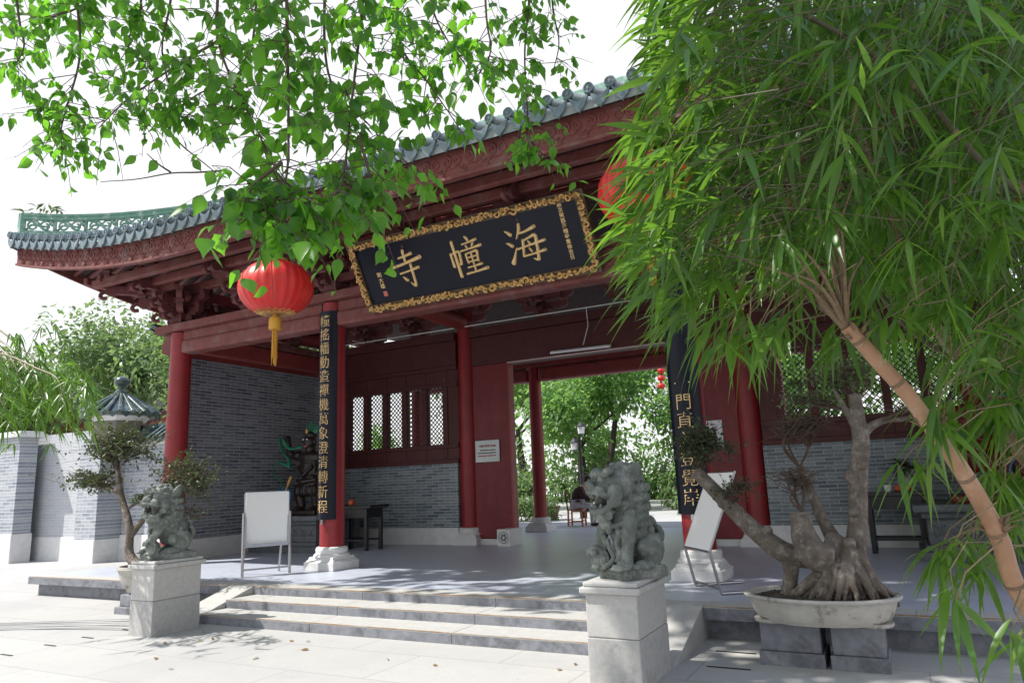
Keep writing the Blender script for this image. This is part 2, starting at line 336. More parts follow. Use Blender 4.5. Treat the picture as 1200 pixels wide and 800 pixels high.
def branch_tree(name, label, loc, h, spread, nleaf, leaf, lm, bark=M_BARK2, r0=.16, seed=0, cat='tree', group=None, base=.35, nclump=40, squash=.75, lean=(0, 0)):
    rnd = random.Random(seed); t = thing(name, label, cat, loc, 0, group); mb = MB(); ends = []
    def grow(p, d, L, r, lev):
        pts = [p]; rs = [r]; q = Vector(p)
        for i in range(4):
            d = (d + Vector((rnd.gauss(0, .16), rnd.gauss(0, .16), rnd.gauss(.03, .1)))).normalized(); q = q + d*L/4; pts.append(q.copy()); rs.append(r*(1-.13*(i+1)))
        mb.tube(pts, rs, 7 if lev < 2 else 5)
        if lev >= 3: ends.append(q); return
        for i in range(3 if lev else 4):
            a = rnd.uniform(0, 2*PI); nd = (d*.55 + Vector((math.cos(a), math.sin(a), rnd.uniform(.0, .7)))*.75).normalized()
            grow(pts[rnd.randint(2, 4)] if lev else q, nd, L*rnd.uniform(.55, .8), rs[-1]*.65, lev+1)
        ends.append(q)
    grow(Vector((0, 0, -.02)), Vector((lean[0], lean[1], 1)).normalized(), h*base, r0, 0)
    part(mb, 'trunk', bark, t, True, local=True)
    cz = max(e.z for e in ends); fac = 1
    cs = [ends[rnd.randrange(len(ends))]+Vector((rnd.gauss(0, .25), rnd.gauss(0, .25), rnd.gauss(.1, .25)))*spread*.35 for _ in range(nclump)]
    rr = [Vector((1, 1, squash))*spread*rnd.uniform(.16, .34) for _ in cs]
    V, F = clump_leaves(cs, rr, [max(4, int(nleaf/nclump*rnd.uniform(.5, 1.5))) for _ in cs], leaf)
    leaf_mesh('crown', V, F, lm, t, (0, 0, 0)); return t
def bez(pts, n=8):
    """Catmull-Rom through pts"""
    P = [Vector(p) for p in pts]; P = [P[0]*2-P[1]]+P+[P[-1]*2-P[-2]]; out = []
    for i in range(1, len(P)-2):
        for k in range(n):
            t = k/n; a, b, c, d = P[i-1:i+3]
            out.append(.5*((2*b)+(c-a)*t+(2*a-5*b+4*c-d)*t*t+(3*b-a-3*c+d)*t**3))
    out.append(P[-2]); return out
#@@SECTION structure
# ---------------------------------------------------------------- ground
def ground_mat():
    N = NT('pale granite paving'); tc = N.n('ShaderNodeTexCoord'); v = tc.outputs['Object']
    b = N.n('ShaderNodeTexBrick'); b.offset = .5; N.l(v, b.inputs['Vector']); b.inputs['Scale'].default_value = 1
    b.inputs['Brick Width'].default_value = 1.62; b.inputs['Row Height'].default_value = .81; b.inputs['Mortar Size'].default_value = .007; b.inputs['Mortar Smooth'].default_value = .3
    b.inputs['Color1'].default_value = (.47, .465, .455, 1); b.inputs['Color2'].default_value = (.43, .427, .42, 1); b.inputs['Mortar'].default_value = (.31, .305, .30, 1)
    n = N.noise(v, .7, 8, .7); n2 = N.noise(v, 60, 3, .6); n3 = N.noise(v, 5, 6, .7)
    c = N.mix(N.ramp(n.outputs['Fac'], [(.45, (0, 0, 0, 1)), (.75, (.6, .6, .6, 1))]).outputs['Color'], b.outputs['Color'], (.345, .345, .35, 1))
    c = N.mix(N.ramp(n3.outputs['Fac'], [(.55, (0, 0, 0, 1)), (.75, (.45, .45, .45, 1))]).outputs['Color'], c, (.31, .31, .31, 1))
    c = N.mix(.22, c, N.ramp(n2.outputs['Fac'], [(.3, (.4, .4, .4, 1)), (.65, (1, 1, 1, 1))]).outputs['Color'], 'MULTIPLY')
    N.l(c, N.b.inputs['Base Color']); N.b.inputs['Roughness'].default_value = .7; N.b.inputs['Specular IOR Level'].default_value = .35
    ad = N.n('ShaderNodeMath', operation='MULTIPLY_ADD'); N.l(n2.outputs['Fac'], ad.inputs[0]); ad.inputs[1].default_value = .3; N.l(b.outputs['Fac'], ad.inputs[2])
    N.bump(ad.outputs[0], -.3, .004); return N.m
M_GROUND = ground_mat()
g = MB(); g.add([(-300, -300, 0), (300, -300, 0), (300, 300, 0), (-300, 300, 0)], [(0, 1, 2, 3)])
structure(part(g, 'ground', M_GROUND), 'pale granite paving of the forecourt')
g = MB(); g.bb(-60, 40, 17.6, 90, -.05, .296)
structure(part(g, 'courtyard_paving', M_GROUND), 'raised pale paving of the rear courtyard')
# drainage slots cut in the paving
for x, y, L in ((-8.18, 4.32, .2), (-8.21, 4.76, .2), (-8.2, 5.16, .2), (-8.15, 5.61, .2), (-1.45, 6.66, .34), (-1.40, 6.12, .34)):
    m = MB(); rnd = x > -3
    m.bb(x-L/2, x+L/2, y-.012, y+.012, .002, .005)
    o = part(m, 'drain_slot', M_BLACK); o['category'] = 'drain slot'
    o['group'] = 'drain slots in the paving'
    o['label'] = 'narrow dark drain slot in shaded paving beside the right step cheek' if rnd else 'narrow dark drain slot in the sunlit paving left of the steps'
# ---------------------------------------------------------------- platform
P = 0.3
plat = thing('stone_platform', 'low pale stone platform with three front steps under the temple gate', 'platform', (-5.14, 12.3, 0))
m = MB(); m.bb(-12.86, 3.44, 7.1, 17.6, .19, .3); part(m, 'floor_slab', M_FLOOR, plat, bevel=.006)
m = MB(); m.bb(-12.80, 3.38, 7.16, 17.55, -.05, .188); part(m, 'plinth_course', M_KERB, plat)
m = MB(); y = 7.03
for x0, x1 in ((-12.90, -8.14), (-7.70, -2.20), (-1.80, 3.48)):
    n = max(1, round((x1-x0)/1.85)); L = (x1-x0)/n
    for i in range(n): m.bb(x0+i*L+.002, x0+(i+1)*L-.002, 7.04, 7.36, .185, .304)
part(m, 'edge_course', M_TREAD, plat, bevel=.006)
XL, XR = -7.70, -2.20
for k in range(3):
    m = MB(); y1 = 7.04-.44*(k) ; z1 = .304-.1*k
    if k == 0: continue
    n = 3; L = (XR-XL)/n
    for i in range(n): m.bb(XL+i*L+.0015, XL+(i+1)*L-.0015, y1, y1+.50, z1-.1 if k < 2 else -.05, z1)
    part(m, 'step', M_TREAD, plat, bevel=.008)
for x0, x1 in ((-8.14, -7.705), (-2.195, -1.80)):      # sloping cheek slabs
    m = MB(); pr = [(7.30, .306), (7.04, .306), (5.98, .0), (5.98, -.05), (7.30, -.05)]
    m.prism(pr, ((x0+x1)/2, 0, 0), (0, 1, 0), (0, 0, 1), (1, 0, 0), x1-x0); part(m, 'cheek_slab', M_TREAD, plat, bevel=.005)
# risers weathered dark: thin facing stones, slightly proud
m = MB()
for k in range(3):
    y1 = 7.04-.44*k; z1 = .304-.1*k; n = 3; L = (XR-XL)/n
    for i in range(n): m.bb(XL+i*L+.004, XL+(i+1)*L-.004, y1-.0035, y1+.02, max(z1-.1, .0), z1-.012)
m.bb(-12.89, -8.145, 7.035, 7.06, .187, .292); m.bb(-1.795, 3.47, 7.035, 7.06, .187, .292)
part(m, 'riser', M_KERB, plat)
m = MB(); m.bb(-1.795, 3.44, 7.0385, 7.062, .298, .3065); m.bb(XL+.004, XR-.004, 7.0385, 7.058, .298, .3065)
for k in (1, 2): m.bb(XL+.004, XR-.004, 7.0385-.44*k, 7.052-.44*k, .298-.1*k, .3060-.1*k)
m.bb(-12.88, -8.15, 7.0385, 7.052, .298, .3060)
part(m, 'ochre_edge_line', mat('ochre stained edge', (.34, .17, .06), (.20, .12, .07), .7, 9, .2, dirt=(.36, .33, .29), dscale=3, dmin=.42, dmax=.62), plat)
# ---------------------------------------------------------------- temple gate
XC = -5.14
temple = thing('temple_gate', 'red timber temple gatehouse with sweeping tiled roof and carved eaves', 'temple', (XC, 13.0, P))
XS = (-11.87, -8.04, -2.24, 1.59)
def column(x, y, ztop, r=.195, base=True):
    c = MB(); c.lathe([(r*.985, .62), (r, 1.2), (r, 3), (r*.96, ztop)], (x, y, 0), 28)
    o = part(c, 'column', M_RED, temple, True, auto=40)
    if base:
        b = MB(); b.bb(x-.30, x+.30, y-.30, y+.30, P, P+.125); b.lathe([(.40, P+.12), (.385, P+.15), (.36, P+.155), (.345, P+.20)], (x, y, 0), 4, ph=PI/4)
        b.lathe([(.285, P+.198), (.275, P+.23), (.245, P+.25), (.25, P+.30), (.24, P+.335), (.215, P+.345)], (x, y, 0), 28)
        part(b, 'column_base', M_WHITE, o, False, bevel=.008)
    return o
for x in XS: column(x, 8.9, 4.56)
for x in XS: column(x, 13.1, 5.6)
for x in (-11.87, -8.13, -2.2, 1.59): column(x, 16.6, 4.7, .165)
# front lintels and tie beam
for x0, x1 in zip(XS[:-1], XS[1:]):
    b = MB(); b.bb(x0+.17, x1-.17, 8.75, 9.05, 4.15, 4.40); o = part(b, 'lintel', M_BEAM, temple, bevel=.045)
    b = MB(); b.bb(x0+.18, x1-.18, 8.79, 9.01, 4.402, 4.575); part(b, 'upper_lintel', M_BEAM, o, bevel=.01)
for x in (XS[0], XS[-1]):
    s = -1 if x < XC else 1
    b = MB(); b.prism([(0, 4.17), (.16, 4.17), (.30, 4.22), (.30, 4.40), (.22, 4.46), (.22, 4.57), (0, 4.57)], (x+s*.13, 8.9, 0), (s, 0, 0), (0, 0, 1), (0, 1, 0), .22)
    part(b, 'beam_head', M_BEAM, temple, bevel=.01)
for x in (-11.87, 1.59):                      # side lintels above the gable walls
    b = MB(); b.bb(x-.11, x+.11, 9.1, 12.92, 4.24, 4.56); part(b, 'side_lintel', M_INNER, temple, bevel=.02)
    b = MB(); b.bb(x-.2, x+.2, 9.16, 16.6, 4.58, 4.715); part(b, 'side_tie_beam', M_BEAM, temple, bevel=.01)
b = MB(); b.bb(-12.36, 2.08, 8.66, 9.14, 4.58, 4.72); part(b, 'tie_beam', M_BEAM, temple, bevel=.012)
# bracket sets (dougong)
def nose(x0, x1, z0, h, r):
    """arm profile: tail at x0, rounded hooked nose at x1"""
    pts = [(x0, z0), (x1-r*1.9, z0), (x1-r*1.5, z0-.035)]
    for i in range(8): a = -PI/2-.35+(PI*.95)*i/7; pts.append((x1-r+r*math.cos(a), z0+r-.035+r*math.sin(a)))
    pts += [(x1-r*.9, z0+h), (x0, z0+h)]; return pts
def carm(hl, z0, h):
    p = [(-hl+.10, z0)]; 
    for i in range(1, 5): a = i/4*PI/2; p.append((-hl+.10-.10*math.sin(a), z0+.10*(1-math.cos(a))))
    p += [(-hl, z0+h), (hl, z0+h)]
    for i in range(4, 0, -1): a = i/4*PI/2; p.append((hl-.10+.10*math.sin(a), z0+.10*(1-math.cos(a))))
    p.append((hl-.10, z0)); return p
def dou(mb, c, w=.15, h=.095):
    x, y, z = c; mb.lathe([(w*.52, 0), (w*.70, h*.45), (w*.70, h)], (x, y, z), 4, ph=PI/4)
def bracket_mb(stretch=1.0):
    b = MB(); b.lathe([(.17, 0), (.25, .09), (.25, .19)], (0, 0, 0), 4, ph=PI/4)
    for k in range(3):
        out = (.31, .58, .98)[k]*stretch; z = .17+.19*k+(.03 if k == 2 else 0)
        b.prism([(a, c) for a, c in nose(-.42-.05*k, out, z, .155, .085)], (0, 0, 0), (0, -1, 0), (0, 0, 1), (1, 0, 0), .125)
        # curled tongue on the nose
        t = [( -out-.02, z+.06), (-out-.085, z+.0), (-out-.095, z-.05), (-out-.05, z-.085), (-out+.02, z-.075)]
        b.tube([(0, a, c) for a, c in bez([(p[0], p[1], 0) for p in t], 4) for _ in (0,)] if False else [(0, p.x, p.y) for p in bez([(q[0], q[1], 0) for q in t], 4)], .038, 8)
        dou(b, (0, -out+.07, z+.155))
        if k < 3:
            yy = -out+.07; zz = z+.215 if k < 2 else z+.20
            b.prism(carm(.46 if k < 2 else .38, zz, .115), (0, yy, 0), (1, 0, 0), (0, 0, 1), (0, 1, 0), .10)
            for sx in (-.36, 0, .36): dou(b, (sx, yy, zz+.113), .13, .075)
    b.prism(carm(.52, .20, .14), (0, 0, 0), (1, 0, 0), (0, 0, 1), (0, 1, 0), .115)
    b.prism(carm(.66, .42, .13), (0, 0, 0), (1, 0, 0), (0, 0, 1), (0, 1, 0), .105)
    for sx in (-.44, 0, .44): dou(b, (sx, 0, .335), .14, .085)
    for sx in (-.57, .57): dou(b, (sx, 0, .55), .14, .085)
    return b
TL = temple.location
br0 = part(bracket_mb(), 'bracket_set', M_BRKT, temple, local=True); br0.location = Vector((XS[0], 8.9, 4.721))-TL
brd = part(bracket_mb(1.38), 'corner_bracket', M_BRKT, temple, local=True); brd.location = Vector((XS[0], 8.9, 4.7215))-TL; brd.rotation_euler = (0, 0, -PI/4)
def put_br(src, x, y, rz):
    o = src.copy(); COL.objects.link(o); o.parent = temple; o.location = Vector((x, y, 4.721))-TL; o.rotation_euler = (0, 0, rz); return o
for x in (-9.955, -8.04, -6.107, -4.173, -2.24, -.325, 1.59): put_br(br0, x, 8.9, 0)
for y in (8.9, 10.3, 11.7, 13.1): put_br(br0, -11.87, y+.001, -PI/2)
for y in (8.9, 11.0, 13.1): put_br(br0, 1.59, y+.001, PI/2)
put_br(brd, 1.59, 8.9, PI/4)
# ---------------------------------------------------------------- roof
EX0, EX1, EY0, EY1 = -14.42, 4.14, 6.98, 17.9; HALF = (EY1-EY0)/2; YR = (EY0+EY1)/2
def lift(u): return .68*max(0, (5.0-u)/5.0)**2
def ux(x): return min(x-EX0, EX1-x)
def uy(y): return min(y-EY0, EY1-y)
def zroof(x, y):
    a, b = max(0, ux(x)), max(0, uy(y)); d = min(a, b)
    return 5.70 + lift(max(a, b))*max(0, 1-d/4) + .40*d + .022*d*d
def grid(x0, x1, y0, y1, nx, ny, zf, mb):
    vs = [(x0+(x1-x0)*i/nx, y0+(y1-y0)*j/ny, zf(x0+(x1-x0)*i/nx, y0+(y1-y0)*j/ny)) for i in range(nx+1) for j in range(ny+1)]
    mb.add(vs, [(i*(ny+1)+j, (i+1)*(ny+1)+j, (i+1)*(ny+1)+j+1, i*(ny+1)+j+1) for i in range(nx) for j in range(ny)])
roof = MB(); nx, ny = 96, 60; top = []
xs = np.linspace(EX0, EX1, nx+1); ys = np.linspace(EY0, EY1, ny+1)
vs = []; fs = []
for lay, dz in ((0, 0), (1, -.10)):
    for x in xs:
        for y in ys: vs.append((x, y, zroof(x, y)+dz))
o1 = (nx+1)*(ny+1); I = lambda i, j, l: l*o1+i*(ny+1)+j
for i in range(nx):
    for j in range(ny):
        fs.append((I(i, j, 0), I(i+1, j, 0), I(i+1, j+1, 0), I(i, j+1, 0)))
for i in range(nx):
    fs += [(I(i, 0, 1), I(i+1, 0, 1), I(i+1, 0, 0), I(i, 0, 0)), (I(i, ny, 0), I(i+1, ny, 0), I(i+1, ny, 1), I(i, ny, 1))]
for j in range(ny):
    fs += [(I(0, j, 0), I(0, j+1, 0), I(0, j+1, 1), I(0, j, 1)), (I(nx, j, 1), I(nx, j+1, 1), I(nx, j+1, 0), I(nx, j, 0))]
roof.add(vs, fs)
sof = MB(); sof.add([(x, y, zroof(x, y)-.104) for x in xs for y in ys], [(i*(ny+1)+j, i*(ny+1)+j+1, (i+1)*(ny+1)+j+1, (i+1)*(ny+1)+j) for i in range(nx) for j in range(ny)])
part(sof, 'soffit_boards', mat('dark brown soffit board', (.05, .026, .024), (.028, .016, .016), .8, 5, .3, 30), temple, fix=False)  # even dark brown boards under the whole roof
NR = 72; DX = (EX1-EX0)/NR
for i in range(NR+1):
    x = min(max(EX0+i*DX, EX0+.06), EX1-.06); yend = EY0+min(max(ux(x), .12), HALF)
    for s in (0,):
        ysn = np.linspace(EY0-.03, yend, 7); roof.tube([(x, y, zroof(x, max(y, EY0))+.105) for y in ysn], .060, 8, False)
NRY = 44; DY = (EY1-EY0)/NRY
for sx, xe in ((1, EX0), (-1, EX1)):
    for j in range(1, NRY):
        y = EY0+j*DY; L = min(uy(y), HALF); roof.tube([(xe-sx*.03+sx*(L+.03)*t, y, zroof(xe+sx*L*t, y)+.075) for t in (0, .2, .5, .8, 1)], .078, 8, False)
roof_o = part(roof, 'roof', M_TILE, temple, True, auto=50, fix=False)
# eave tile caps and drip tiles (part of the tile edge)
et = MB()
def cap(c, ax, n):
    c = Vector(c); ax = Vector(ax); n = Vector(n); up = Vector((0, 0, 1))
    ring = lambda r, o, k=14: [c+n*o+(ax*math.cos(2*PI*i/k)+up*math.sin(2*PI*i/k))*r for i in range(k)]
    rs = [(.064, -.05), (.064, .012), (.050, .014), (.047, .002), (.026, .002), (.021, .014), (.0001, .016)]; k = 14; vs = []
    for r, o in rs: vs += ring(r, o)
    et.add(vs, [(a*k+i, a*k+(i+1) % k, (a+1)*k+(i+1) % k, (a+1)*k+i) for a in range(len(rs)-1) for i in range(k)])
def drip(c, ax, n):
    w = DX/2-.035; poly = [(-w-.03, .05), (-w, -.03), (-w*.72, -.09), (-w*.3, -.125), (0, -.165), (w*.3, -.125), (w*.72, -.09), (w, -.03), (w+.03, .05), (w*.55, .0), (0, -.022), (-w*.55, .0)]
    et.prism(poly, c, ax, (0, 0, 1), n, .03)
for i in range(NR+1):
    x = min(max(EX0+i*DX, EX0+.06), EX1-.06); z = zroof(x, EY0); cap((x, EY0-.045, z+.135), (1, 0, 0), (0, -1, 0))
    if i < NR: xm = EX0+(i+.5)*DX; drip((xm, EY0-.03, zroof(xm, EY0)+.03), (1, 0, 0), (0, -1, 0))
M_ETILE = mat('blue grey glazed eave tile', (.17, .22, .26), (.10, .15, .17), .3, 25, .3, 70, dirt=(.36, .38, .40), dscale=9, dmin=.55, dmax=.75)
part(et, 'eave_tiles', M_ETILE, roof_o, True, auto=45, fix=False)
for xe, sx in ((EX0, -1), (EX1, 1)):
    et = MB()
    for j in range(1, NRY):
        y = EY0+j*DY; cap((xe+sx*.045, y, zroof(xe, y)+.135), (0, 1, 0), (sx, 0, 0)); ym = y+DY/2; drip((xe+sx*.03, ym, zroof(xe, ym)+.03), (0, 1, 0), (sx, 0, 0))
    part(et, 'eave_tiles', M_ETILE, roof_o, True, auto=45, fix=False)
# carved fascia boards
fa = MB(); fr = MB(); yf = 7.09
def fz(u): return lift(u)
N_ = 90
for k in range(N_):
    xa, xb = EX0+.1+(EX1-EX0-.2)*k/N_, EX0+.1+(EX1-EX0-.2)*(k+1)/N_; za, zb = fz(ux(xa)), fz(ux(xb))
    fa.add([(xa, yf, 5.29+za), (xb, yf, 5.29+zb), (xb, yf, 5.66+zb), (xa, yf, 5.66+za), (xa, yf+.05, 5.29+za), (xb, yf+.05, 5.29+zb), (xb, yf+.05, 5.66+zb), (xa, yf+.05, 5.66+za)],
           [(0, 1, 2, 3), (5, 4, 7, 6), (4, 5, 1, 0), (3, 2, 6, 7)])
    fr.add([(xa, yf-.025, 5.262+za), (xb, yf-.025, 5.262+zb), (xb, yf-.025, 5.305+zb), (xa, yf-.025, 5.305+za), (xa, yf+.075, 5.262+za), (xb, yf+.075, 5.262+zb), (xb, yf+.075, 5.305+zb), (xa, yf+.075, 5.305+za)],
           [(0, 1, 2, 3), (5, 4, 7, 6), (4, 5, 1, 0), (3, 2, 6, 7)])
fas = part(fa, 'fascia_board', M_BEAM, temple); part(fr, 'fascia_moulding', M_BEAM, fas)
cv = MB(); NC = 56; cw = (EX1-EX0-.3)/NC
for k in range(NC):
    xm = EX0+.15+(k+.5)*cw; z0 = fz(ux(xm)); sl_ = (fz(ux(xm+.05))-fz(ux(xm-.05)))/.1
    for s in (-1, 1):
        pts = []
        for i in range(15):
            t = i/14; a = PI*.5+s*0+2.6*PI*t; r = .078*(1-.78*t); px = s*(.082+ -r*math.cos(a)) ; pz = 5.505+r*math.sin(a)
            pts.append((xm+px, yf-.004, pz+z0+sl_*px))
        cv.tube(pts, [.013*(1-.3*i/14) for i in range(15)], 5, False)
    for s in (-1, 1):
        tail = [(xm+s*.01, 5.36), (xm+s*.06, 5.40), (xm+s*.10, 5.425), (xm+s*.155, 5.40)]
        cv.tube([(a, yf-.004, b+z0+sl_*(a-xm)) for a, b in tail], [.013, .013, .011, .008], 5, False)
    cv.cur = 1; cv.prism([(-.06, 5.315+z0), (.06, 5.315+z0), (.028, 5.36+z0), (0, 5.425+z0), (-.028, 5.36+z0)], (xm, yf, 0), (1, 0, 0), (0, 0, 1), (0, 1, 0), .022)
    cv.cur = 0
part(cv, 'fascia_carving', [M_BEAM, mat('faded red carving', (.20, .05, .045), (.15, .05, .048), .7, 9, .2)], fas, True, fix=False)
sf = MB()
for xe, sx in ((EX0+.1, 1), (EX1-.1, -1)):
    sf = MB()
    for k in range(50):
        ya, yb = EY0+.1+(EY1-EY0-.2)*k/50, EY0+.1+(EY1-EY0-.2)*(k+1)/50; za, zb = fz(uy(ya)), fz(uy(yb))
        sf.add([(xe, ya, 5.47+za), (xe, yb, 5.47+zb), (xe, yb, 5.66+zb), (xe, ya, 5.66+za), (xe+.05*sx, ya, 5.47+za), (xe+.05*sx, yb, 5.47+zb), (xe+.05*sx, yb, 5.66+zb), (xe+.05*sx, ya, 5.66+za)],
               [(0, 1, 2, 3), (5, 4, 7, 6), (4, 5, 1, 0), (3, 2, 6, 7)])
    part(sf, 'side_fascia', M_BEAM, temple)
# rafters under the front and side eaves
rf = MB()
for k in range(71):
    x = EX0+.25+k*.257
    if x > EX1-.2: break
    ye = EY0+.16; y2 = min(9.6, EY0+max(.3, ux(x)))
    rf.tube([(x, ye, zroof(x, ye)-.165), (x, (ye+y2)/2, zroof(x, (ye+y2)/2)-.165), (x, y2, zroof(x, y2)-.165)], .048, 6)
for xe, sx in ((EX0, 1), (EX1, -1)):
    for k in range(42):
        y = EY0+.4+k*.257; L = min(2.7, uy(y))
        if L > .3: rf.tube([(xe+sx*.16, y, zroof(xe+sx*.16, y)-.165), (xe+sx*L, y, zroof(xe+sx*L, y)-.165)], .048, 6)
part(rf, 'rafters', M_BRKT, temple, True)
# purlins
pu = MB()
for y, z, x0, x1 in ((7.80, 5.49, -13.0, 2.75), (8.22, 5.47, -12.7, 2.4), (8.9, 5.45, -12.1, 1.8)): pu.bb(x0, x1, y-.06, y+.06, z-.10, z+.06)
part(pu, 'purlin', M_BEAM, temple, bevel=.02)
pu = MB()
for x0 in (-13.12, -12.72): pu.bb(x0-.06, x0+.06, 7.7, 17.5, 5.47, 5.62)
part(pu, 'side_purlin', M_BEAM, temple, bevel=.02)
hp = MB()
for sx, xe in ((1, EX0), (-1, EX1)):
    hp = MB(); hp.tube([(xe+sx*s, EY0+s, zroof(xe+sx*s, EY0+s)-.22) for s in (.12, .5, 1, 1.6, 2.3)], .085, 8)
    part(hp, 'hip_rafter', M_BRKT, temple, True)
# hip ridges with openwork panels
def hip(xe, sx, ye, sy):
    r = MB(); S = [i*.3 for i in range(0, 19)]
    def q(s, dz): return Vector((xe+sx*s, ye+sy*s, zroof(xe+sx*s, ye+sy*s)+dz))
    a = [s+.12 for s in S]
    r.tube([q(s, .20) for s in a], .055, 8); r.tube([q(s, .50) for s in a], .045, 8); r.tube([q(s, .555) for s in a], .06, 8, sq=.6)
    r.bar(q(.12, .1), q(.12, .58), .10)
    o = part(r, 'hip_ridge', M_RIDGE, temple, True, auto=60)
    for k in range(14):
        p = MB(); s0 = .14+k*.375; s1 = s0+.375
        p.bar(q(s1, .2), q(s1, .5), .05)
        A, B = q(s0, .2), q(s1, .2); e = (B-A); upv = Vector((0, 0, .30))
        f = lambda u, v: A+e*u+upv*v
        for cxu, cv_, rr in ((.3, .5, .30), (.7, .5, .30)):
            p.tube([f(cxu+rr*.72*math.cos(t)*(1-.04*i), cv_+rr*1.25*math.sin(t)*(1-.04*i)) for i, t in enumerate(np.linspace(0, 2*PI*1.25, 16))], .020, 5)
        p.tube([f(.05, .1), f(.25, .55), f(.5, .5), f(.75, .45), f(.95, .9)], .022, 5); p.tube([f(.05, .9), f(.3, .75), f(.5, .5), f(.7, .25), f(.95, .1)], .022, 5)
        part(p, 'openwork_panel', M_RIDGE, o, True)
hip(EX0, 1, EY0, 1); hip(EX1, -1, EY0, 1)
wd = thing('roof_weed', 'small dark weed sprouting on the left tip of the ridge', 'weed', (EX0+.2, EY0+.2, 6.95)); nW = 26; Pw = np.stack([RNG.uniform(EX0+.05, EX0+.75, nW), RNG.uniform(EY0+.1, EY0+.6, nW), RNG.uniform(6.98, 7.04, nW)], 1); Dw = RNG.normal(0, .8, (nW, 3)); Dw[:, 2] = np.abs(Dw[:, 2])+.25; Vw, Fw = blades(Pw, Dw, RNG.uniform(.12, .34, nW), np.full(nW, .028), .5, OVATE); leaf_mesh('foliage', Vw, Fw, L_DARK, wd)
mr = MB(); mr.bb(EX0+HALF, EX1-HALF, YR-.12, YR+.12, zroof(XC, YR)-.05, zroof(XC, YR)+.7); part(mr, 'main_ridge', M_RIDGE, temple, bevel=.03)
# ---------------------------------------------------------------- inner back wall
YB = 13.1
M_BRX = brick_mat('grey blue glazed brick', 'x', (.25, .29, .315), (.06, .10, .13), (.46, .47, .47), .30, .062, .006, (.20, .23, .245), .45)
M_BRY = brick_mat('dark grey brick', 'y', (.25, .265, .30), (.075, .088, .125), (.42, .43, .44), .30, .066, .008, (.28, .29, .31), .75)
def wall_bay(x0, x1, side):
    b = MB(); n = 3; L = (x1-x0)/n
    for i in range(n): b.bb(x0+i*L+.001, x0+(i+1)*L-.001, YB-.19, YB+.17, P, .645)
    part(b, 'base_stone', M_WHITE, temple, bevel=.006)
    b = MB(); b.bb(x0, x1, YB-.15, YB+.13, .645, 1.97); part(b, 'brick_wainscot', M_BRX, temple)
    b = MB(); b.bb(x0, x1, YB-.11, YB+.09, 1.97, 2.06); b.bb(x0, x1, YB-.07, YB+.05, 2.06, 2.30); b.bb(x0, x1, YB-.10, YB+.08, 2.30, 2.39)
    b.bb(x0, x1, YB-.10, YB+.08, 3.63, 3.71); b.bb(x0, x1, YB-.07, YB+.05, 3.71, 3.99); b.bb(x0, x1, YB-.12, YB+.10, 3.99, 4.08)
    b.bb(x0, x1, YB-.14, YB+.12, 4.083, 4.62); b.bb(x0, x1, YB-.2, YB+.18, 4.624, 4.80)
    k = 6; pw = .55; xs_ = [(x1-.34-.55*i) for i in range(7)] if side < 0 else [(x0+.34+.55*i) for i in range(7)]
    for xx in xs_: b.bb(xx-.065, xx+.065, YB-.085, YB+.065, 2.392, 3.628); b.bb(xx-.05, xx+.05, YB-.085, YB+.065, 2.062, 2.298); b.bb(xx-.05, xx+.05, YB-.085, YB+.065, 3.712, 3.988)
    part(b, 'window_rails', M_WIN, temple, bevel=.006)
    if side < 0:
        f = MB(); f.bb(x0, xs_[-1]-.066, YB-.06, YB+.04, 2.392, 3.628); part(f, 'side_panel', M_WIN, temple); f = MB(); f.bb(xs_[0]+.066, x1, YB-.06, YB+.04, 2.392, 3.628)
    else:
        f = MB(); f.bb(xs_[-1]+.066, x1, YB-.06, YB+.04, 2.392, 3.628); part(f, 'side_panel', M_WIN, temple); f = MB(); f.bb(x0, xs_[0]-.066, YB-.06, YB+.04, 2.392, 3.628)
    part(f, 'side_panel', M_WIN, temple)
    for i in range(6):
        a, c = sorted((xs_[i], xs_[i+1])); a += .066; c -= .066; z0, z1 = 2.394, 3.626; l = MB(); W, H = c-a, z1-z0
        st = .098; t_ = .0075
        for sgn in (1, -1):
            k0 = -H if sgn > 0 else 0; kk = np.arange(-H-st, W+H+st, st)
            for d in kk:
                # line x = d + sgn*z
                zz = []
                for z in (0, H):
                    pass
                za = max(0, min(H, (0-d)/sgn)); zb = max(0, min(H, (W-d)/sgn)); za, zb = min(za, zb), max(za, zb)
                if zb-za < .02: continue
                yy = YB-.03+.008*sgn
                l.bar((a+d+sgn*za, yy, z0+za), (a+d+sgn*zb, yy, z0+zb), .016, .016, up=(0, 1, 0))
        part(l, 'lattice_window', M_DKWOOD, temple)
wall_bay(-12.15, -8.24, -1); wall_bay(-2.04, 1.85, 1)
for x0, x1, s in ((-7.86, -7.0, -1), (-3.28, -2.42, 1)):
    b = MB(); b.bb(x0, x1, YB-.08, YB+.08, .42, 4.0); part(b, 'door_panel', M_DOOR, temple, bevel=.008)
    b = MB(); b.bb(x0-.02, x1, YB-.13, YB+.13, P, .415); part(b, 'door_sill', M_WHITE, temple, bevel=.006)
    xj = x1 if s < 0 else x0; b = MB(); b.bb(xj+(.001 if s < 0 else -.041), xj+(.041 if s < 0 else -.001), YB-.10, YB+.10, .32, 3.975); part(b, 'door_jamb', M_INNER, temple, bevel=.008)
b = MB(); b.bb(-7.86, -2.42, YB-.10, YB+.35, 4.003, 4.62); b.bb(-7.86, -2.42, YB-.2, YB+.18, 4.624, 4.80); part(b, 'door_head', M_WIN, temple, bevel=.008)
b = MB(); b.bb(-6.99, -3.29, YB-.115, YB-.06, 3.977, 4.0); part(b, 'door_head_light_rim', M_PINK, temple)  # pale strip paints in the courtyard light under the door head
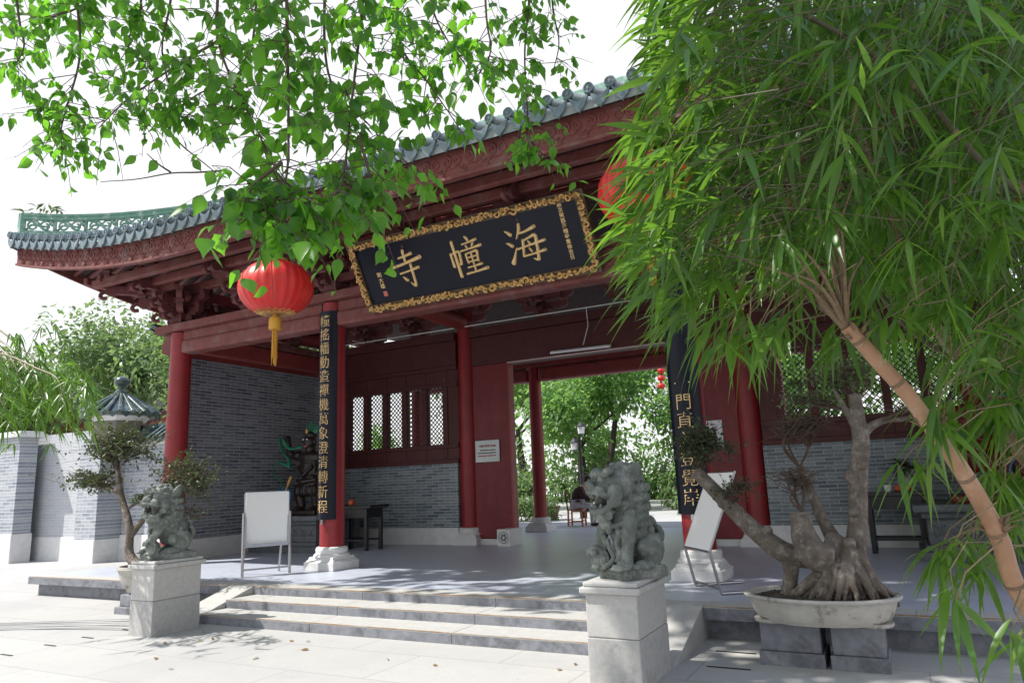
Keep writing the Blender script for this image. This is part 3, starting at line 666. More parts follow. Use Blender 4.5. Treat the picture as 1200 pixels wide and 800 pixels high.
b = MB(); b.tube([(-11.6, YB-.24, 4.87), (-5, YB-.24, 4.86), (1.4, YB-.24, 4.87)], .014, 6); b.tube([(-5.1, YB-.22, 4.86), (-5.08, YB-.22, 4.5), (-5.2, YB-.24, 4.12)], .010, 5); part(b, 'edge_light_pipe', mat('pale edge light', (.7, .68, .66), None, .4, 5, 0), temple)  # pale run paints the back light on the beam edge; drop meets tube light
# inner cross beams, inner brackets
for x in XS:
    b = MB(); b.tube([(x, 9.1, 4.98), (x, 12.9, 4.98)], .17, 12); b.bb(x-.07, x+.07, 9.1, 12.9, 5.3, 5.5); part(b, 'cross_beam', M_INNER, temple, bevel=0, smooth=True, auto=40)
for x in (-11.87, -10.6, -9.3, -8.04, -6.107, -4.173, -2.24, -.9, .4, 1.59): 
    o = br0.copy(); COL.objects.link(o); o.name = 'inner_bracket'; o.parent = temple; o.location = Vector((x, YB, 4.805))-TL; o.data = br0.data
    o.rotation_euler = (0, 0, 0)
pu = MB()
for y, z in ((12.3, 5.7), (11.2, 6.6), (10.2, 6.2), (12.75, 7.7)): pu.tube([(-12, y, z), (1.8, y, z)], .11, 8)
part(pu, 'inner_purlin', M_INNER, temple, True)
# rear porch beams
for x0, x1 in ((-11.7, -8.3), (-7.97, -2.37), (-2.03, 1.42)):
    b = MB(); b.bb(x0, x1, 16.45, 16.75, 4.07, 4.42); part(b, 'rear_lintel', M_INNER, temple, bevel=.06)
b = MB(); b.bb(-12.2, 1.9, 16.42, 16.78, 4.44, 4.6); part(b, 'rear_tie_beam', M_INNER, temple, bevel=.01)
# gable walls
for x0, x1, s in ((-12.62, -12.3, 1), (2.02, 2.34, -1)):
    b = MB(); b.bb(x0, x1, 9.22, 13.3, .68, 4.22); part(b, 'gable_wall', M_BRY, temple)
    b = MB(); xx = (x0-.02, x1+.03) if s > 0 else (x0-.03, x1+.02)
    for i in range(3): b.bb(xx[0], xx[1], 9.2+i*1.37, 9.2+(i+1)*1.37-.003, P, .68)
    part(b, 'gable_base', M_WHITE, temple, bevel=.006)
    b = MB(); b.bb(x0+.02, x1-.02, 9.2, 13.3, 4.223, 4.5); part(b, 'gable_cap_beam', M_INNER, temple, bevel=.01)
#@@SECTION walls
# ---------------------------------------------------------------- boundary wall on the left
M_WBX = brick_mat('pale blue grey wall brick', 'x', (.40, .43, .47), (.19, .23, .29), (.56, .56, .56), .34, .085, .010, (.46, .475, .50), .7)
M_WBX2 = brick_mat('pale wall brick', 'x', (.50, .52, .55), (.42, .45, .49), (.60, .60, .61), .30, .075, .008, (.52, .53, .56), .7)  # paler, more even brick for the recessed panel
bw = thing('boundary_wall', 'pale blue grey brick boundary wall with white plinth left of the gate', 'wall', (-18.0, 11.4, 0))
b = MB(); b.bb(-40, -20.16, 10.5, 10.95, .72, 3.18); part(b, 'pillar_brickwork', M_WBX, bw)
b = MB(); b.bb(-40, -20.13, 10.47, 10.98, -.05, .72); part(b, 'pillar_plinth', M_WHITE, bw, bevel=.01)
b = MB(); b.bb(-40, -20.0, 10.36, 11.1, 3.183, 3.27); b.bb(-40, -20.06, 10.42, 11.05, 3.272, 3.34); part(b, 'pillar_coping', M_WHITE, bw, bevel=.01)
b = MB(); b.bb(-21.6, -18.26, 11.2, 11.5, .60, 3.26); part(b, 'recessed_panel', M_WBX2, bw)
b = MB(); b.bb(-21.6, -18.26, 11.17, 11.53, -.05, .60); part(b, 'panel_plinth', M_WHITE, bw, bevel=.01)
b = MB(); b.bb(-18.25, -17.42, 10.95, 11.75, .55, 2.95); part(b, 'pier', M_WBX, bw)
b = MB(); b.bb(-18.28, -17.39, 10.92, 11.78, -.05, .55); part(b, 'pier_plinth', M_WHITE, bw, bevel=.01)
b = MB(); b.bb(-17.41, -12.64, 11.6, 11.9, .62, 2.78); part(b, 'right_brickwork', M_WBX, bw)
b = MB(); b.bb(-17.41, -12.64, 11.57, 11.93, -.05, .62); part(b, 'right_plinth', M_WHITE, bw, bevel=.01)
b = MB(); b.bb(-17.41, -12.64, 11.52, 11.98, 2.785, 2.88); part(b, 'coping_band', M_WHITE, bw, bevel=.01)
b = MB()
b.prism([(-.42, 2.86), (0, 3.16), (.42, 2.86), (.42, 2.90), (0, 3.22), (-.42, 2.90)], (-15.0, 11.75, 0), (0, 1, 0), (0, 0, 1), (1, 0, 0), 4.7)
for i in range(21):
    x = -17.25+i*.225
    for s in (-1, 1): b.tube([(x, 11.75+s*.46, 2.91), (x, 11.75+s*.02, 3.24)], .06, 8)
b.tube([(-17.4, 11.75, 3.26), (-12.7, 11.75, 3.26)], .075, 8)
part(b, 'tile_coping', M_TGREEN, bw, True, auto=40)
# small hexagonal tiled cap on the pier
tw = thing('wall_turret', 'small hexagonal turret with dark green tiled roof and ball finial on the wall', 'turret', (-17.5, 11.4, 2.95))
cx, cy = -17.45, 11.4
b = MB(); b.lathe([(.60, 2.955), (.60, 3.42)], (cx, cy, 0), 6, ph=.35); part(b, 'drum', mat('ochre grey render', (.22, .20, .15), (.17, .165, .15), .8, 6, .2), tw, bevel=.01)
b = MB(); b.lathe([(.64, 3.422), (.70, 3.48), (.78, 3.55)], (cx, cy, 0), 6, ph=.35); part(b, 'cornice', M_WHITE, tw)
b = MB(); b.lathe([(.90, 3.53), (.93, 3.58), (.62, 3.79), (.36, 3.97), (.14, 4.12)], (cx, cy, 0), 24, ph=.35)
for i in range(20):
    a = 2*PI*i/20+.35; d = Vector((math.cos(a), math.sin(a), 0)); R0 = .95
    b.tube([Vector((cx, cy, 0))+d*r+Vector((0, 0, z)) for r, z in ((R0, 3.60), (.62, 3.82), (.36, 4.00), (.16, 4.14))], [.062, .055, .04, .025], 8)
    b.cur = 0; a2 = a+PI/20; d2 = Vector((math.cos(a2), math.sin(a2), 0)); tx = Vector((-d2.y, d2.x, 0))
    b.prism([(-.11, .03), (-.08, -.05), (0, -.11), (.08, -.05), (.11, .03)], Vector((cx, cy, 3.58))+d2*.94, tx, (0, 0, 1), d2, .03)
tr_ = part(b, 'tiled_roof', M_TGREEN, tw, True, auto=45)
b = MB(); b.lathe([(.15, 4.10), (.17, 4.18), (.09, 4.27), (.075, 4.32), (.15, 4.36), (.19, 4.44), (.185, 4.50), (.13, 4.57), (.05, 4.60)], (cx, cy, 0), 18); part(b, 'finial', M_TGREEN, tr_, True)
hs = thing('far_house', 'rust red rendered house glimpsed behind the boundary wall', 'house', (-34, 20, 0))
b = MB(); b.bb(-40, -30.0, 19, 27, 0, 5.4); part(b, 'wall', mat('rust render', (.30, .10, .065), (.24, .085, .06), .8, 3, .2), hs)
b = MB(); b.prism([(-4.6, 5.4), (4.6, 5.4), (0, 6.7)], (-35, 23, 0), (0, 1, 0), (0, 0, 1), (1, 0, 0), 10.8); part(b, 'roof', mat('grey roof tile', (.2, .19, .18), (.15, .145, .14), .7, 8, .3), hs)
for x in (-38, -35, -32): b = MB(); b.bb(x-.5, x+.5, 18.97, 19.05, 2.6, 3.9); part(b, 'window', M_DKWOOD, hs)
#@@SECTION things on the gate
# ---------------------------------------------------------------- name plaque (leans forward from the lintel)
KP = .56/.96; pu_ = Vector((0, -KP, 1)).normalized(); pn = Vector((0, -1, -KP)).normalized()
PO = Vector((XC+.015, 8.66, 4.22)); PW, PH = 3.93, 1.13
plq = thing('name_plaque', 'long black temple name plaque with gilded carved frame and three large gold characters', 'plaque', PO)
def pl(u, v, d=0): return PO+Vector((1, 0, 0))*u+pu_*v+pn*d
def pprism(mb, poly, d0, d1): mb.prism(poly, PO+pn*((d0+d1)/2), (1, 0, 0), pu_, pn, d1-d0)
b = MB(); pprism(b, [(-PW/2+.04, .04), (PW/2-.04, .04), (PW/2-.04, PH-.04), (-PW/2+.04, PH-.04)], -.05, .0); panel = part(b, 'panel', M_NAVY, plq)
b = MB(); FW = .125
for poly in ([(-PW/2, 0), (PW/2, 0), (PW/2-FW, FW), (-PW/2+FW, FW)], [(-PW/2, PH), (-PW/2+FW, PH-FW), (PW/2-FW, PH-FW), (PW/2, PH)],
             [(-PW/2, 0), (-PW/2+FW, FW), (-PW/2+FW, PH-FW), (-PW/2, PH)], [(PW/2, 0), (PW/2, PH), (PW/2-FW, PH-FW), (PW/2-FW, FW)]): b.cur = 1; pprism(b, poly, -.07, .02); b.cur = 0
rnd = random.Random(3)
def scroll(c, r, dirn, sp):
    pts = [pl(c[0]+r*(1-.75*t)*math.cos(dirn+sp*5.2*t), c[1]+r*(1-.75*t)*math.sin(dirn+sp*5.2*t), .035+.02*t) for t in np.linspace(0, 1, 12)]
    b.tube(pts, [.017*(1-.35*i/11)+.003 for i in range(12)], 6)
def run(a, c, n):
    for i in range(n):
        t = (i+.5)/n; u = a[0]+(c[0]-a[0])*t; v = a[1]+(c[1]-a[1])*t
        scroll((u+rnd.uniform(-.012, .012), v+rnd.uniform(-.02, .02)), rnd.uniform(.034, .056), rnd.uniform(0, 6.28), rnd.choice((-1, 1)))
        for _ in range(2): b.ell(pl(u+rnd.uniform(-.04, .04), v+rnd.uniform(-.045, .045), .03), (rnd.uniform(.012, .026),)*3, n=7, m=5)
        d = rnd.uniform(-.7, .7); b.tube([pl(u-.05*math.cos(d), v-.05*math.sin(d), .03), pl(u, v+.012, .06), pl(u+.05*math.cos(d), v+.05*math.sin(d), .03)], [.008, .018, .006], 6)
h = FW/2
run((-PW/2+h, h), (PW/2-h, h), 46); run((-PW/2+h, PH-h), (PW/2-h, PH-h), 46); run((-PW/2+h, FW), (-PW/2+h, PH-FW), 12); run((PW/2-h, FW), (PW/2-h, PH-FW), 12)
part(b, 'carved_frame', [M_GOLD, mat('dark gilt ground', (.10, .055, .02), (.05, .028, .012), .5, 20, .3)], plq, True, auto=40)
def brush(mb, strokes, cx, cy, s, f3, lift_=.022):
    """brush strokes: (points, widths) in a unit square -> raised rounded ribbons"""
    for k, (pts, ws) in enumerate(strokes):
        q = bez([(a, b_, 0) for a, b_ in pts], 5); n = len(q); wi = np.interp(np.linspace(0, 1, n), np.linspace(0, 1, len(ws)), ws)
        vs = []; fs = []; m = 7; hh = lift_+k*.0006
        def frame(i): t = (q[min(i+1, n-1)]-q[max(i-1, 0)]); t = t/ (t.length or 1); return Vector((-t.y, t.x, 0)), t
        for i in range(n):
            nn, t = frame(i); r = wi[i]/2
            for j in range(m):
                a = PI*j/(m-1); o = q[i]+nn*(r*math.cos(a)); vs.append(f3(cx+(o.x-.5)*s, cy+(o.y-.5)*s, math.sin(a)*hh*min(1, r/.03)))
        for i in range(n-1):
            for j in range(m-1): fs.append((i*m+j, i*m+j+1, (i+1)*m+j+1, (i+1)*m+j))
        # rounded ends
        for e in (0, n-1):
            nn, t = frame(e); sg = -1 if e == 0 else 1; r = wi[e]/2; c0 = len(vs); vs.append(f3(cx+(q[e].x-.5)*s, cy+(q[e].y-.5)*s, hh*min(1, r/.03)*.9))
            for j in range(m): a = PI*j/(m-1); o = q[e]+nn*(r*math.cos(a))+t*(sg*r*.8*math.sin(a)); vs.append(f3(cx+(o.x-.5)*s, cy+(o.y-.5)*s, 0))
            fs += [(c0, c0+1+j, c0+2+j) for j in range(m-1)]
        mb.add(vs, fs)
W1 = .085
HAI = [([(.03, .90), (.10, .86), (.17, .78)], [.03, .07, .10]), ([(.0, .60), (.07, .57), (.14, .50)], [.03, .07, .10]), ([(.05, .08), (.13, .22), (.24, .44)], [.13, .08, .03]),
       ([(.45, 1.0), (.42, .86), (.30, .66)], [.08, .09, .03]), ([(.40, .78), (.58, .80), (.84, .87)], [.06, .07, .10]),
       ([(.46, .60), (.42, .38), (.38, .20)], [.08, .07, .06]), ([(.46, .58), (.62, .63), (.80, .66), (.80, .45), (.76, .12), (.74, .06), (.62, .10)], [.06, .06, .10, .085, .085, .09, .03]),
       ([(.24, .40), (.55, .44), (1.02, .50)], [.06, .06, .085]), ([(.38, .20), (.65, .22), (.98, .26)], [.06, .055, .085]), ([(.58, .56), (.62, .50), (.63, .46)], [.04, .06, .05]), ([(.57, .38), (.61, .32), (.62, .28)], [.04, .06, .05])]
ZHUANG = [([(.05, .64), (.055, .48), (.06, .28)], [.07, .065, .09]), ([(.05, .62), (.18, .65), (.31, .66), (.31, .48), (.29, .32), (.23, .34)], [.05, .05, .08, .075, .08, .03]), ([(.17, .95), (.18, .6), (.19, -.02)], [.09, .08, .10]),
          ([(.60, 1.02), (.645, .97), (.67, .90)], [.05, .08, .07]), ([(.46, .83), (.65, .85), (.90, .89)], [.05, .05, .085]), ([(.56, .79), (.585, .74), (.60, .69)], [.04, .065, .05]), ([(.79, .82), (.76, .76), (.71, .70)], [.07, .06, .03]),
          ([(.38, .66), (.65, .68), (1.0, .72)], [.06, .05, .09]), ([(.50, .56), (.505, .45), (.515, .31)], [.065, .06, .06]), ([(.50, .56), (.66, .58), (.84, .59), (.835, .46), (.82, .32)], [.05, .05, .085, .07, .07]),
          ([(.52, .45), (.80, .47)], [.045, .05]), ([(.52, .335), (.81, .35)], [.045, .05]), ([(.665, .57), (.665, .3), (.665, .06)], [.055, .055, .055]), ([(.46, .19), (.65, .205), (.89, .23)], [.05, .05, .08]), ([(.38, .03), (.68, .05), (1.03, .09)], [.07, .055, .10])]
SI = [([(.50, 1.0), (.49, .84), (.49, .69)], [.09, .08, .07]), ([(.30, .82), (.50, .84), (.73, .88)], [.06, .06, .095]), ([(.06, .60), (.45, .65), (.97, .74)], [.09, .075, .115]),
      ([(.22, .40), (.50, .43), (.83, .48)], [.06, .055, .09]), ([(.62, .60), (.615, .3), (.60, .04), (.56, .02), (.45, .12)], [.08, .075, .085, .07, .02]), ([(.27, .31), (.33, .25), (.38, .19)], [.03, .07, .095])]
for s_, cx, nm in ((SI, -1.0, 'si'), (ZHUANG, .03, 'zhuang'), (HAI, .98, 'hai')):
    b = MB(); brush(b, s_, cx, .575, .56 if nm != 'zhuang' else .54, lambda u, v, d: pl(u, v, .002+d)); part(b, 'character', M_GOLDP, panel, True, fix=False)
Rp = Matrix((Vector((1, 0, 0)), pu_, pn)).transposed().to_4x4()
def put_text(body, size, m, org, R4, parent, name, ext=.003):
    me = text_mb(body, size, m, ext); me.transform(Matrix.Translation(Vector(org)-wloc(parent)) @ R4)
    o = bpy.data.objects.new(name, me); COL.objects.link(o); o.parent = parent; return o
for i, ch in enumerate('歲次癸酉海幢寺重修吉日'): put_text(ch, .07, M_GOLDP, pl(1.60, .985-.072*i, .004), Rp, panel, 'small_character')
for i, ch in enumerate('劉大雄'): put_text(ch, .085, M_GOLDP, pl(-1.545, .56-.088*i, .004), Rp, panel, 'small_character')
b = MB(); b.prism([(-1.575, .225), (-1.505, .225), (-1.505, .305), (-1.575, .305)], PO+pn*.004, (1, 0, 0), pu_, pn, .004); part(b, 'red_seal', mat('seal red', (.45, .07, .05), (.55, .16, .12), .5, 60, 0), panel)
b = MB()
for u in (-1.3, 1.3): b.bar(pl(u, PH-.1, -.07), (XC+u, 8.86, 5.4), .025)
part(b, 'hanging_rod', M_DKWOOD, plq)
# ---------------------------------------------------------------- couplet boards on the two middle columns
def couplet(x, z0, z1, label, chars, ztop_c, step, size):
    t = thing('couplet_board', label, 'couplet board', (x, 8.66, z0), 0, 'couplet boards on the front columns'); b = MB()
    n = 14; R1, R0 = .232, .205; half = 1.0; sec = [(R1*math.sin(a), -R1*math.cos(a)) for a in np.linspace(-half, half, n)]+[(R0*math.sin(a), -R0*math.cos(a)) for a in np.linspace(half, -half, n)]
    b.prism(sec, (x, 8.9, (z0+z1)/2), (1, 0, 0), (0, 1, 0), (0, 0, 1), z1-z0)
    bd = part(b, 'board', M_NAVY, t, True, auto=35)
    b = MB(); b.bb(x-.02, x+.02, 8.66, 8.72, z0-.07, z0-.001); part(b, 'hook', M_STEEL, t)
    R = Matrix(((1, 0, 0), (0, 0, -1), (0, 1, 0))).to_4x4()
    for i, ch in enumerate(chars):
        if ch == ' ': continue
        me = text_mb(ch, size, M_GOLDP, .004); off = Vector((x, 0, ztop_c-step*i))
        for v in me.vertices:
            a = v.co.x/.236; r = .2335+v.co.z; v.co = Vector((off.x+r*math.sin(a), 8.9-r*math.cos(a), off.z+v.co.y))-wloc(t)
        o = bpy.data.objects.new('character', me); COL.objects.link(o); o.parent = bd
    return t
couplet(-8.04, 1.06, 4.40, 'curved black couplet board of fourteen gold characters on the left middle column', '幢搖幡動造禪機萬象澄清轉新程', 4.22, .229, .215)
couplet(-2.24, 1.06, 4.40, 'curved black couplet board on the right middle column, partly hidden by bamboo leaves', '       一門直入登覺岸', 4.22, .229, .215)
# ---------------------------------------------------------------- lanterns
M_LANT = mat('red lantern silk', (.62, .022, .015), (.52, .014, .012), .42, 3, .1, 80)
def lantern(label, c, r, hh, top):
    t = thing('red_lantern', label, 'lantern', (c[0], c[1], c[2]-hh), 0, 'red lanterns under the front eave'); b = MB(); nr = 24; prof = []; K = 14; vs = []
    for i in range(K+1):
        ph = -PI/2*.90+PI*.90*i/K
        for j in range(nr*4):
            a = 2*PI*j/(nr*4); k = abs(((j % 4)-2)/2.); rr = r*math.cos(ph)**.86*(1-.030*(1-k)); vs.append((c[0]+rr*math.cos(a), c[1]+rr*math.sin(a), c[2]+hh*math.sin(ph)))
    n4 = nr*4; b.add(vs, [(i*n4+j, i*n4+(j+1) % n4, (i+1)*n4+(j+1) % n4, (i+1)*n4+j) for i in range(K) for j in range(n4)])
    body = part(b, 'lantern_body', M_LANT, t, True, fix=True)
    b = MB()
    for j in range(18):
        a = 2*PI*j/18; z = c[2]-hh*.84
        P_ = lambda aa, ph: Vector((c[0]+(r*math.cos(ph)**.86+.004)*math.cos(aa), c[1]+(r*math.cos(ph)**.86+.004)*math.sin(aa), c[2]+hh*math.sin(ph)))
        b.tube([P_(a+da, ph) for da, ph in ((-.17, -1.36), (-.12, -1.16), (0, -1.06), (.12, -1.16), (.17, -1.36))], .007, 5)
        b.tube([P_(a+da, ph) for da, ph in ((-.06, -1.3), (0, -1.2), (.06, -1.3))], .009, 5)
    b.lathe([(r*.34, 0), (r*.34, .03), (r*.2, .035)], (c[0], c[1], c[2]-hh*.985), 20)
    part(b, 'gold_trim', M_GOLD, body, True, auto=40); b = MB(); b.lathe([(r*.2, 0), (r*.3, .02), (r*.3, .05)], (c[0], c[1], c[2]+hh*.97), 20); part(b, 'gold_cap', M_GOLD, body, True, auto=40)
    ts = MB(); zc = c[2]-hh*.98; ts.lathe([(.035, 0), (.035, -.05)], (c[0], c[1], zc), 10); ts.lathe([(.075, -.05), (.085, -.10), (.085, -.21), (.06, -.22)], (c[0], c[1], zc), 14)
    rr_ = random.Random(5)
    for j in range(26): a = rr_.uniform(0, 6.28); q = rr_.uniform(.005, .032); ts.tube([(c[0]+q*math.cos(a), c[1]+q*math.sin(a), zc-.21), (c[0]+q*1.1*math.cos(a), c[1]+q*1.1*math.sin(a), zc-.45), (c[0]+q*1.3*math.cos(a+.2), c[1]+q*1.3*math.sin(a+.2), zc-rr_.uniform(.62, .74))], [.006, .005, .003], 4)
    part(ts, 'tassel', mat('yellow tassel silk', (.62, .33, .035), (.48, .23, .02), .6, 40, .3), t, True, auto=40)
    b = MB(); b.tube([(c[0], c[1], c[2]+hh), (c[0], c[1], top)], .006, 5); b.lathe([(.05, 0), (.05, .06)], (c[0], c[1], c[2]+hh), 12); part(b, 'cord', M_DKWOOD, t)
lc = aty(323.5, 338, 7.0); lantern('red pumpkin shaped lantern with long yellow tassel beside the left middle column', (lc.x, 7.0, lc.z), .515, .385, 5.3)
rc = aty(757, 225, 7.0); lantern('red lantern half hidden behind the bamboo beside the name plaque', (rc.x, 7.0, rc.z), .515, .385, 5.3)
# small fittings
fl = aty(189, 386, 8.9); t = thing('floodlight', 'small dark green floodlight fixed under the left eave corner', 'floodlight', (fl.x, 8.9, fl.z-.1))
b = MB(); R = Matrix.Rotation(.5, 3, 'Y'); b.box((fl.x, 8.9, fl.z), (.30, .26, .10), R); b.box((fl.x-.02, 8.9, fl.z-.07), (.34, .30, .03), R); part(b, 'lamp_housing', mat('dark green enamel', (.03, .06, .055), (.045, .08, .075), .4, 8, .1), t, bevel=.02)
b = MB(); b.tube([(fl.x, 8.9, fl.z+.03), (fl.x+.15, 8.9, fl.z+.02), (-12.17, 8.9, 4.42)], .02, 6); part(b, 'bracket_arm', M_STEEL, t)
a1, a2 = aty(645, 413.5, 12.86), aty(715, 405.5, 12.86); t = thing('tube_light', 'white fluorescent tube fixture above the gate doorway', 'tube light', (a1+a2)/2)
b = MB(); b.tube([a1, a2], .022, 8); part(b, 'tube', mat('white glass tube', (.75, .76, .78), None, .25, 3, 0), t, True, auto=40)
b = MB(); b.bar(a1+Vector((0, .05, .02)), a2+Vector((0, .05, .02)), .05, .04); b.bar(a1+Vector((.1, .06, .02)), a1+Vector((.1, .14, .02)), .03); b.bar(a2+Vector((-.1, .06, .02)), a2+Vector((-.1, .14, .02)), .03); part(b, 'housing', M_PAPER, t)
# metal sign on the left door leaf, notice on the right one
t = thing('metal_sign', 'brushed silver metal sign with red heading on the left door leaf', 'sign', (-7.53, 13.01, 1.95))
b = MB(); b.bb(-7.82, -7.24, 12.985, 13.015, 1.955, 2.41); pn_ = part(b, 'sign_plate', M_SIGN, t, bevel=.008)
R = Matrix(((1, 0, 0), (0, 0, -1), (0, 1, 0))).to_4x4(); M_TXR = mat('red sign ink', (.35, .02, .03), None, .5, 5, 0); M_TXK = mat('dark sign ink', (.06, .05, .05), None, .5, 5, 0)
put_text('海幢寺佛事登記處', .052, M_TXR, (-7.53, 12.982, 2.285), R, pn_, 'heading', .001)
for i in range(3):
    b = MB(); rr_ = random.Random(i); x = -7.75+(.05 if i == 0 else 0)
    while x < -7.33: wd = rr_.uniform(.012, .03); b.bb(x, x+wd, 12.981, 12.984, 2.19-.058*i, 2.213-.058*i); x += wd+.007
    part(b, 'text_line', M_TXR if i == 2 else M_TXK, pn_)
b = MB()
for x in (-7.79, -7.27):
    for z in (1.985, 2.38): b.tube([(x, 12.986, z), (x, 12.977, z)], .008, 8)
part(b, 'screws', M_STEEL, pn_)
t = thing('paper_notice', 'white paper notice pinned on the right door leaf', 'notice', (-2.86, 13.0, 1.98)); b = MB(); b.bb(-3.02, -2.70, 13.0, 13.017, 1.98, 2.47); pp = part(b, 'sheet', M_PAPER, t)
b = MB(); rr_ = random.Random(9)
for i in range(7): b.bb(-2.98, -2.98+rr_.uniform(.14, .25), 12.997, 12.9995, 2.38-.045*i, 2.392-.045*i)
part(b, 'text_lines', mat('pale grey ink', (.35, .36, .38), None, .6, 5, 0), pp)
# door pier stones
def pier(x, lab):
    t = thing('door_pier_stone', lab, 'pier stone', (x, 12.86, P), 0, 'carved pier stones at the doorway'); b = MB(); b.bb(x-.15, x+.15, 12.60, 13.12, P, .63); o = part(b, 'block', M_WHITE, t, bevel=.015)
    b = MB(); b.tube([(x+.105*math.cos(a), 12.597, .47+.105*math.sin(a)) for a in np.linspace(0, 2*PI, 25)], .007, 6)
    for a in np.linspace(0, 2*PI, 7)[:-1]: b.ell((x+.05*math.cos(a), 12.598, .47+.05*math.sin(a)), (.026, .008, .026), n=8, m=5)
    part(b, 'roundel', M_KERB, o, True)
pier(-7.0, 'white carved stone block at the left foot of the doorway'); pier(-3.28, 'white carved stone block at the right foot of the doorway')
# ---------------------------------------------------------------- pedestals and lions
def pedestal(label, x, y, ztop, wx, wy):
    t = thing('lion_pedestal', label, 'pedestal', (x, y, 0), 0, 'granite lion pedestals beside the steps'); zc = ztop-.085; zm = ztop*.47
    b = MB(); b.bb(x-wx/2, x+wx/2, y-wy/2, y+wy/2, -.03, zm-.0015); part(b, 'lower_block', mat('stained pedestal granite', (.45, .445, .435), (.35, .35, .35), .85, 20, .45, 110, dirt=(.21, .213, .22), dscale=5.5, dmin=.54, dmax=.78, bdist=.005), t, bevel=.008)
    b = MB(); b.bb(x-wx/2+.002, x+wx/2-.002, y-wy/2+.002, y+wy/2-.002, zm+.0015, zc-.001); part(b, 'upper_block', M_GRANITE, t, bevel=.008)
    b = MB(); b.bb(x-wx/2-.035, x+wx/2+.035, y-wy/2-.035, y+wy/2+.035, zc, zc+.048); b.bb(x-wx/2-.012, x+wx/2+.012, y-wy/2-.012, y+wy/2+.012, zc+.049, ztop); part(b, 'cap', M_GRANITE, t, bevel=.012)
PLX, PLY, PLZ = -7.64, 5.70, .80; PRX, PRY, PRZ = -2.02, 5.60, .75
pedestal('pale granite pedestal under the left stone lion', PLX, PLY, PLZ, .39, .62)
pedestal('speckled granite pedestal under the right stone lion', PRX, PRY, PRZ, .41, .72)
def lion_mesh(head_yaw, mirror, body_yaw, bw_, bl_, tail=True, ball=True, big=1.0):
    b = MB(); E = b.ell; mx_ = -1 if mirror else 1
    rr_ = random.Random(4)
    # torso leaning back, chest, belly
    E((0, .06, .33), (.135, .185, .20), (-.45, 0, 0)); E((0, -.09, .40), (.135, .12, .17), (-.15, 0, 0)); E((0, .13, .22), (.15, .15, .13))
    for s in (-1, 1):
        E((s*.125, .12, .21), (.075, .145, .135), (.3, 0, s*.12)); E((s*.155, .0, .235), (.055, .075, .075))      # haunch, knee
        E((s*.16, -.02, .105), (.05, .115, .042))                                                              # hind foot
        for k in range(4): E((s*.16+(k-1.5)*.026, -.125-.008*(k in (1, 2)), .098), (.0165, .026, .022)); E((s*.16+(k-1.5)*.026, -.148, .092), (.009, .012, .009))
        E((s*.12, -.10, .46), (.062, .075, .09)); 
    # straight foreleg and raised foreleg on the ball
    s = mx_
    b.tube([(s*.12, -.11, .46), (s*.135, -.16, .34), (s*.13, -.175, .22), (s*.13, -.19, .12)], [.075, .06, .05, .052], 12); E((s*.13, -.225, .105), (.058, .082, .045))
    for k in range(4): E((s*.13+(k-1.5)*.029, -.298-.008*(k in (1, 2)), .10), (.018, .026, .025)); E((s*.13+(k-1.5)*.029, -.322, .092), (.009, .013, .010))
    for k in range(3): E((s*.15, -.135-.02*k, .30-.05*k), (.035, .03, .03))
    b.tube([(-s*.12, -.11, .46), (-s*.15, -.19, .36), (-s*.14, -.235, .28), (-s*.13, -.265, .245)], [.075, .058, .048, .048], 12); E((-s*.13, -.285, .225), (.058, .066, .034), (-.25, 0, 0))
    for k in range(4): E((-s*.13+(k-1.5)*.029, -.345, .205), (.017, .024, .026)); E((-s*.13+(k-1.5)*.029, -.362, .185), (.009, .011, .013))
    E((-s*.125, -.245, .145), (.088, .088, .082), n=16, m=12)
    for k in range(3):
        b.tube([(-s*.125+.09*math.cos(a)*math.cos(k*1.05), -.245+.09*math.cos(a)*math.sin(k*1.05), .145+.083*math.sin(a)) for a in np.linspace(0, 2*PI, 20)], .009, 6)
    # ribbon across the chest, with bell and fluttering ends
    b.tube(bez([(-.17, -.04, .52), (-.13, -.17, .44), (0, -.235, .40), (.13, -.17, .44), (.17, -.04, .52)], 5), .020, 8, sq=.7)
    E((0, -.25, .37), (.034, .03, .034)); 
    for q in (1, -1): b.tube(bez([(q*.06, -.215, .41), (q*.10, -.235, .34), (q*.065, -.235, .27), (q*.10, -.24, .20), (q*.07, -.25, .13)], 5), [.028]*6+[.03]*8+[.022]*7 if False else .024, 7, sq=.5)
    b.tube(bez([(-s*.05, -.23, .30), (0, -.26, .24), (s*.04, -.255, .17), (s*.0, -.27, .12), (-s*.06, -.30, .105)], 5), .022, 7, sq=.6)
    # base slab with soft cloth folds
    b.box((0, 0, .035), (bw_, bl_, .07)); b.box((0, 0, .072), (bw_*.93, bl_*.95, .03))
    for k in range(5): b.tube(bez([(-bw_/2+.02+bw_*.22*k, -bl_/2+.01, .03), (-bw_/2+.06+bw_*.2*k, -bl_/2-.004, .05), (-bw_/2+.10+bw_*.2*k, -bl_/2+.01, .03)], 3), .014, 6)
    # tail: three flame locks up the back
    for k, (x0, y0, z0, hgt, ln) in enumerate(((0, .235, .22, .22, .05), (-.06, .23, .22, .15, .06), (.06, .23, .22, .15, .06))):
        b.tube(bez([(x0*.6, y0, z0), (x0, y0+ln, z0+hgt*.5), (x0*1.2, y0+ln*.7, z0+hgt*.9), (x0*1.3, y0+ln*.1, z0+hgt*1.05)], 5), np.linspace(.055, .018, 16), 9)
    # spine knobs
    for k in range(6): t = k/5; E((0, .06+.17*t, .56-.26*t), (.026, .03, .03))
    # neck and mane
    E((0, -.03, .58), (.165, .16, .17)); E((0, .02, .50), (.15, .145, .15))
    hc = Vector((0, -.12, .665)); R = Matrix.Rotation(head_yaw, 3, 'Z')
    HS = 1.27
